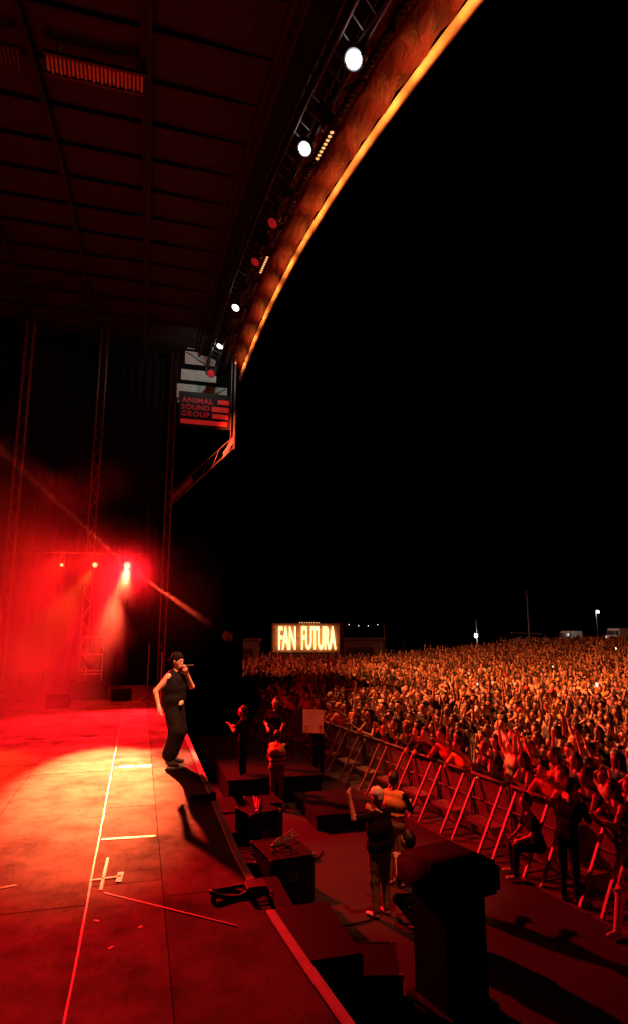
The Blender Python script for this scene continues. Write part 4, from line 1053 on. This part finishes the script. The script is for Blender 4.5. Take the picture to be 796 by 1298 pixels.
# flight cases with metal edging between subs and riser
for k, (x, y, wx, wy, hz_, a) in enumerate(((2.35, 10.3, .7, .9, .75, 8), (1.75, 10.7, .5, .6, .55, -12), (2.2, 11.6, .6, .5, 1.0, 20), (2.75, 7.3, .5, .7, .5, -15), (2.55, 12.9, .6, .6, .8, 5))):
    fc = empty('flight_case', (x, y, 0), R(a)); tag(fc, ('large', 'small', 'upright', 'low', 'square')[k] + ' black flight case with metal edges ' + ('in the pit behind the subwoofers', 'tucked against the stage front', 'in the pit by the stage front', 'lying beside the subwoofer stacks', 'in the pit short of the risers')[k], 'case')
    m = MB(); m.box(-wx/2, wx/2, -wy/2, wy/2, .08, hz_); m.build('body', 'black_paint', fc, bevel=.008)
    m = MB()
    for sx in (-1, 1):
        for sy in (-1, 1): m.box(sx*wx/2 - .012, sx*wx/2 + .012, sy*wy/2 - .012, sy*wy/2 + .012, .085, hz_ + .006)
    for sx in (-1, 1): m.box(sx*wx/2 - .01, sx*wx/2 + .01, -wy/2 + .02, wy/2 - .02, hz_ - .012, hz_ + .008)
    for sy in (-1, 1): m.box(-wx/2 + .02, wx/2 - .02, sy*wy/2 - .01, sy*wy/2 + .01, hz_ - .012, hz_ + .008)
    m.build('edging', 'black_metal', fc)
    for sx in (-1, 1):
        for sy in (-1, 1):
            m = MB(); m.box(sx*wx/2 - .03, sx*wx/2 + .03, sy*wy/2 - .03, sy*wy/2 + .03, hz_ - .045, hz_ + .016); m.build('corner_cap', 'steel', fc, bevel=.012)
    m = MB(); m.box(-.09, .09, -wy/2 - .016, -wy/2 - .004, hz_*.55, hz_*.7); m.build('latch', 'black_metal', fc, bevel=.003)
    for sx in (-1, 1):
        for sy in (-1, 1):
            m = MB(); m.tube((sx*(wx/2-.08), sy*(wy/2-.08), .003), (sx*(wx/2-.08), sy*(wy/2-.08), .08), .04); m.build('caster', 'rubber', fc)
# coils, stands and loose bits among the cases
for k, (x, y, z) in enumerate(((2.3, 10.2, .76), (1.7, 8.95, .625))):
    m = MB(); rr = random.Random(k); pts = []
    for t in np.linspace(0, 3.3 * math.pi, 60):
        r_ = .15 + .07 * math.sin(t * 1.37 + k); pts.append((x + r_ * math.cos(t) + .01 * t * .3, y + r_ * 1.1 * math.sin(t), z + .014 + .006 * t / 3))
    m.path(pts, .012, 6); tag(m.build('cable_coil', 'rubber', smooth=True), ('on the large flight case', 'on a lone subwoofer short of the flight cases', 'on the double subwoofer stack', 'on the subwoofer past the cable loop', 'on the low flight case', 'on the subwoofer past the flight cases')[k] and 'loose black cable coil lying ' + ('on the large flight case', 'on a lone subwoofer short of the flight cases', 'on the stacked subwoofer', 'on the subwoofer just below the cable loop', 'on the low flight case', 'on the subwoofer past the flight cases')[k], 'cable')
for k, (x, y, z, a) in enumerate(((2.45, 10.45, .77, 40), (1.75, 10.7, .57, -30), (2.2, 11.6, 1.02, 80), (1.7, 7.75, .64, 15))):
    st_ = empty('folded_stand', (x, y, z), R(a)); tag(st_, 'folded metal stand lying ' + ('on the large flight case', 'on the small flight case', 'on the upright flight case', 'on a subwoofer by the stage lip')[k], 'stand')
    for q in range(3):
        m = MB(); b_ = .3 * q - .3; m.tube((-.3, .02 * q, .03 + .02 * q), (.32, .07 * b_ + .03 * q, .05 + .03 * q), .011, n=6); m.build('leg', 'steel', st_)
    m = MB(); m.tube((-.36, .02, .03), (-.3, .02, .04), .022, n=8); m.build('collar', 'steel', st_)
# cables on the pit floor
for k in range(4):
    m = MB(); y0 = 5.5 + k * 2.1; x0 = 2.4
    pts = [(x0 + 1.1 * t + .12 * math.sin(6 * t + k), y0 + .5 * math.sin(3.1 * t + k * 1.3), .018) for t in np.linspace(0, 1, 24)]
    m.path(pts, .014, 6); tag(m.build('pit_cable', 'rubber', smooth=True), 'black cable snaking over the pit floor', 'cable', 'cables on the pit floor')

# ================================================================== far structures
fs_ = empty('lit_sign', (0, 0, 0)); tag(fs_, 'broad stand sign with glowing bulb letters rising behind the crowd', 'sign')
A = Vector((11.55, 54.86, 0)); B = Vector((17.6, 54.7, 0)); dv = (B - A); Ls = dv.length
fs_.location = A; fs_.rotation_euler = (0, 0, math.atan2(dv.y, dv.x))
m = MB(); m.box(-.1, Ls + .1, .05, .25, 2.0, 4.45); m.build('backing', 'sign_back', fs_, bevel=.02)
for (z0, z1) in ((1.9, 2.0), (4.45, 4.56)):
    m = MB(); m.box(-.15, Ls + .15, -.05, .3, z0, z1); m.build('frame', 'wood', fs_, bevel=.01)
for x in (-.15, Ls + .05):
    m = MB(); m.box(x, x + .1, -.05, .3, 1.9, 4.56); m.build('frame', 'wood', fs_, bevel=.01)
me, x0, x1 = text_mesh('FAN  FUTURA', 2.6, .07, .035, .6, .95)
co = np.empty(len(me.vertices) * 3, 'f'); me.vertices.foreach_get('co', co); co = co.reshape(-1, 3)
y0_, y1_ = co[:, 1].min(), co[:, 1].max()
co[:, 0] = .45 + (co[:, 0] - x0) / (x1 - x0) * (Ls - .75); zz = 2.18 + (co[:, 1] - y0_) / (y1_ - y0_) * 2.1; co[:, 1] = -.14 - co[:, 2]; co[:, 2] = zz
me.vertices.foreach_set('co', co.ravel()); me.materials.append(MATS['sign_letter']); me.update(); link('letters', me, fs_)
m = MB(); m.box(-.1, Ls + .1, .1, 3.0, .0, 1.88); m.build('container', 'grey_box', fs_, bevel=.03)
m = MB()
for k in range(9): m.lathe([(.0001, -.05), (.045, -.03), (.05, 0), (.045, .03), (.0001, .05)], 8, 0, Matrix.Translation((2.4 + k * .22, -.08, 4.6)))
m.build('bulb_row', 'bulb_warm', fs_)
for k, (px_, nm) in enumerate(((9.0, 0), (20.4, 1))):
    bxo = empty('dark_booth', (px_, 57.0 + k, 0)); tag(bxo, ('dark flat-roofed booth left of' if k == 0 else 'dark flat-roofed booth right of') + ' the glowing letter sign' if False else ('narrow' if k == 0 else 'wide') + ' dark flat-roofed booth next to the glowing letter sign', 'booth')
    wd = 1.5 if k == 0 else 2.4
    m = MB(); m.box(-wd, wd, -1.2, 1.2, .0, 3.0); m.build('wall', 'grey_box', bxo, bevel=.02)
    m = MB(); m.box(-wd - .2, wd + .2, -1.5, 1.4, 3.01, 3.2); m.build('roof', 'grey_box', bxo, bevel=.02)
    m = MB(); m.box(-wd * .6, wd * .6, -1.23, -1.205, 1.1, 2.3); m.build('hatch', 'lens_off', bxo)
# bulb string right of the sign
st = empty('bulb_string', (0, 0, 0)); tag(st, 'string of tiny white bulbs beside the glowing letter sign', 'string lights')
m = MB(); pts = [(18.4 + t * 4.2, 56, 4.55 - .25 * math.sin(math.pi * t)) for t in np.linspace(0, 1, 14)]; m.path(pts, .012, 4); m.build('wire', 'rubber', st)
for p in pts[2::3]:
    m = MB(); m.lathe([(.0001, -.05), (.035, 0), (.0001, .05)], 6, 0, Matrix.Translation(p)); m.build('bulb', 'screen_glow', st)
for x in (18.4, 22.6):
    m = MB(); m.tube((x, 56, 0), (x, 56, 4.6), .04); m.build('pole', 'panel_metal', st)
def pole(loc, h, label, lamp=None, arm=None, r=.08):
    x, y = loc; z0 = gz(x); rt = empty('light_mast' if lamp else 'mast', (x, y, z0)); tag(rt, label, 'mast')
    m = MB(); m.tube((0, 0, 0), (0, 0, h), r, r * .6, 8); m.build('pole', 'galv', rt)
    if arm:
        m = MB(); m.tube((-arm, 0, h * .28), (arm * .7, 0, h * .26), r * .8, n=6); m.build('crossarm', 'galv', rt)
    if lamp:
        z, rr, side = lamp
        m = MB(); m.box(side - .3, side + .3, -.06, .2, z - .22, z + .22); m.build('lamp_head', 'grey_box', rt, bevel=.02)
        m = MB(); m.lathe([(rr, -.07), (rr * .7, -.1), (.0001, -.12)], 12, 0, Matrix.Translation((side, 0, z)) @ Matrix.Rotation(R(-90), 4, 'X') @ Matrix.Rotation(math.pi, 4, 'X') @ Matrix.Translation((0, 0, 0)))
        m.build('lamp', 'bulb_white', rt)
        point('mast_lamp', (x + side, y - .5, z0 + z), 260, (.9, 1, .92), .2)
    return rt
pole((47.6, 81.9), 4.6, 'lamp mast with one glaring white floodlight behind the crowd', (2.3, .30, -.1))
pole((54.9, 79.6), 8.6, 'tall bare mast with a low crossarm behind the crowd', None, 3.0, .13)
pole((64.4, 76.7), 5.2, 'short mast with a small pale lamp near the lit vehicles', (5.0, .10, .3))
gt = empty('gate_frame', (33.0, 78.0, gz(33))); tag(gt, 'thin steel goal-like frame standing behind the crowd', 'frame')
for x in (-1.2, 1.2):
    m = MB(); m.tube((x, 0, 0), (x, 0, 2.9), .06); m.build('post', 'galv', gt)
m = MB(); m.tube((-1.2, 0, 2.9), (1.2, 0, 2.9), .06); m.build('crossbar', 'galv', gt)
for k, (x, y, l_) in enumerate(((64.2, 82.5, 'pale van with glaring lights parked behind the crowd'), (72.5, 82.0, 'pale van farther from the masts with dimmer lights'))):
    vn = empty('parked_van', (x, y, gz(x)), R(205)); tag(vn, l_, 'van')
    m = MB(); m.box(-2.3, 2.3, -.95, .95, .45, 1.2); m.box(-2.25, 1.35, -.9, .9, 1.2, 2.2); m.build('body', 'white_paint', vn, bevel=.08)
    m = MB(); m.box(1.36, 1.9, -.8, .8, 1.21, 1.9, 0); m.build('windscreen', 'lens_off', vn, bevel=.05)
    for sx in (-1.4, 1.4):
        for sy in (-.93, .93):
            m = MB(); m.tube((sx, sy - .1, .34), (sx, sy + .1, .34), .34, n=14); m.build('wheel', 'rubber', vn)
    for sy in (-.65, .65):
        m = MB(); m.lathe([(.13, 0), (.08, .03), (.0001, .04)], 10, 0, Matrix.Translation((2.31, sy, .8)) @ Matrix.Rotation(R(90), 4, 'Y')); m.build('headlight', 'bulb_white' if k == 0 else 'screen_glow', vn)

# ================================================================== stage smoke
sm = MB(); sm.box(-11.0, 2.6, 11.6, 25.3, DECK + .06, 10.5)
m_ = bpy.data.materials.new('smoke'); m_.use_nodes = True; nt = m_.node_tree; nt.nodes.remove(nt.nodes['Principled BSDF']); L = nt.links.new
pv = nt.nodes.new('ShaderNodeVolumePrincipled'); pv.inputs['Color'].default_value = (.9, .9, .9, 1); pv.inputs['Anisotropy'].default_value = .25
geo = nt.nodes.new('ShaderNodeNewGeometry')
nz = nt.nodes.new('ShaderNodeTexNoise'); nz.inputs['Scale'].default_value = .42; nz.inputs['Detail'].default_value = 4; nz.inputs['Distortion'].default_value = .9
L(geo.outputs['Position'], nz.inputs['Vector'])
sx = nt.nodes.new('ShaderNodeSeparateXYZ'); L(geo.outputs['Position'], sx.inputs[0])
def mth(op, a, b=None, clamp=False):
    n = nt.nodes.new('ShaderNodeMath'); n.operation = op; n.use_clamp = clamp
    for i, v in enumerate((a, b)):
        if v is None: continue
        if isinstance(v, (int, float)): n.inputs[i].default_value = v
        else: L(v, n.inputs[i])
    return n.outputs[0]
# billow top: lower towards the lip; thins out at height, towards the lip and towards the open deck
hx_ = mth('SUBTRACT', sx.outputs['Z'], mth('MULTIPLY', sx.outputs['X'], -.55))          # z - (-.55 x)
fz = mth('SUBTRACT', 6.9, hx_)
fz = mth('MULTIPLY', fz, .42)
fy = mth('MULTIPLY', mth('SUBTRACT', sx.outputs['Y'], 13.5), .28, True)
fx = mth('MULTIPLY', mth('SUBTRACT', mth('ADD', -.55, mth('MULTIPLY', mth('SUBTRACT', nz.outputs['Fac'], .5), 3.0)), sx.outputs['X']), .45, True)
dn = mth('ADD', fz, mth('MULTIPLY', mth('SUBTRACT', nz.outputs['Fac'], .53), 4.5))
dn = mth('MULTIPLY', mth('MULTIPLY', mth('MULTIPLY', dn, .5, True), fy), fx)
vd = nt.nodes.new('ShaderNodeVectorMath'); vd.operation = 'DISTANCE'; L(geo.outputs['Position'], vd.inputs[0]); vd.inputs[1].default_value = (1.0, 21.4, 5.2)  # pocket of haze added so the flare beam shows
streak_haze = mth('SUBTRACT', 1.0, mth('MULTIPLY', vd.outputs['Value'], .37), True)
vd2 = nt.nodes.new('ShaderNodeVectorMath'); vd2.operation = 'DISTANCE'; L(geo.outputs['Position'], vd2.inputs[0]); vd2.inputs[1].default_value = (-.5, 19.15, 6.0)  # small haze pocket added for a halo round the brightest lamp
halo_haze = mth('SUBTRACT', 1.0, mth('MULTIPLY', vd2.outputs['Value'], .55), True)
dn = mth('ADD', mth('MULTIPLY', dn, .10), mth('ADD', mth('MULTIPLY', mth('MULTIPLY', streak_haze, streak_haze), .07), mth('MULTIPLY', mth('MULTIPLY', halo_haze, halo_haze), .07)))
L(dn, pv.inputs['Density']); L(pv.outputs[0], nt.nodes['Material Output'].inputs['Volume'])
m_.cycles.volume_step_rate = 1.0
MATS['smoke'] = m_
tag(sm.build('smoke', 'smoke'), 'drifting stage smoke lit red by the back lamps', 'smoke', None, 'stuff')
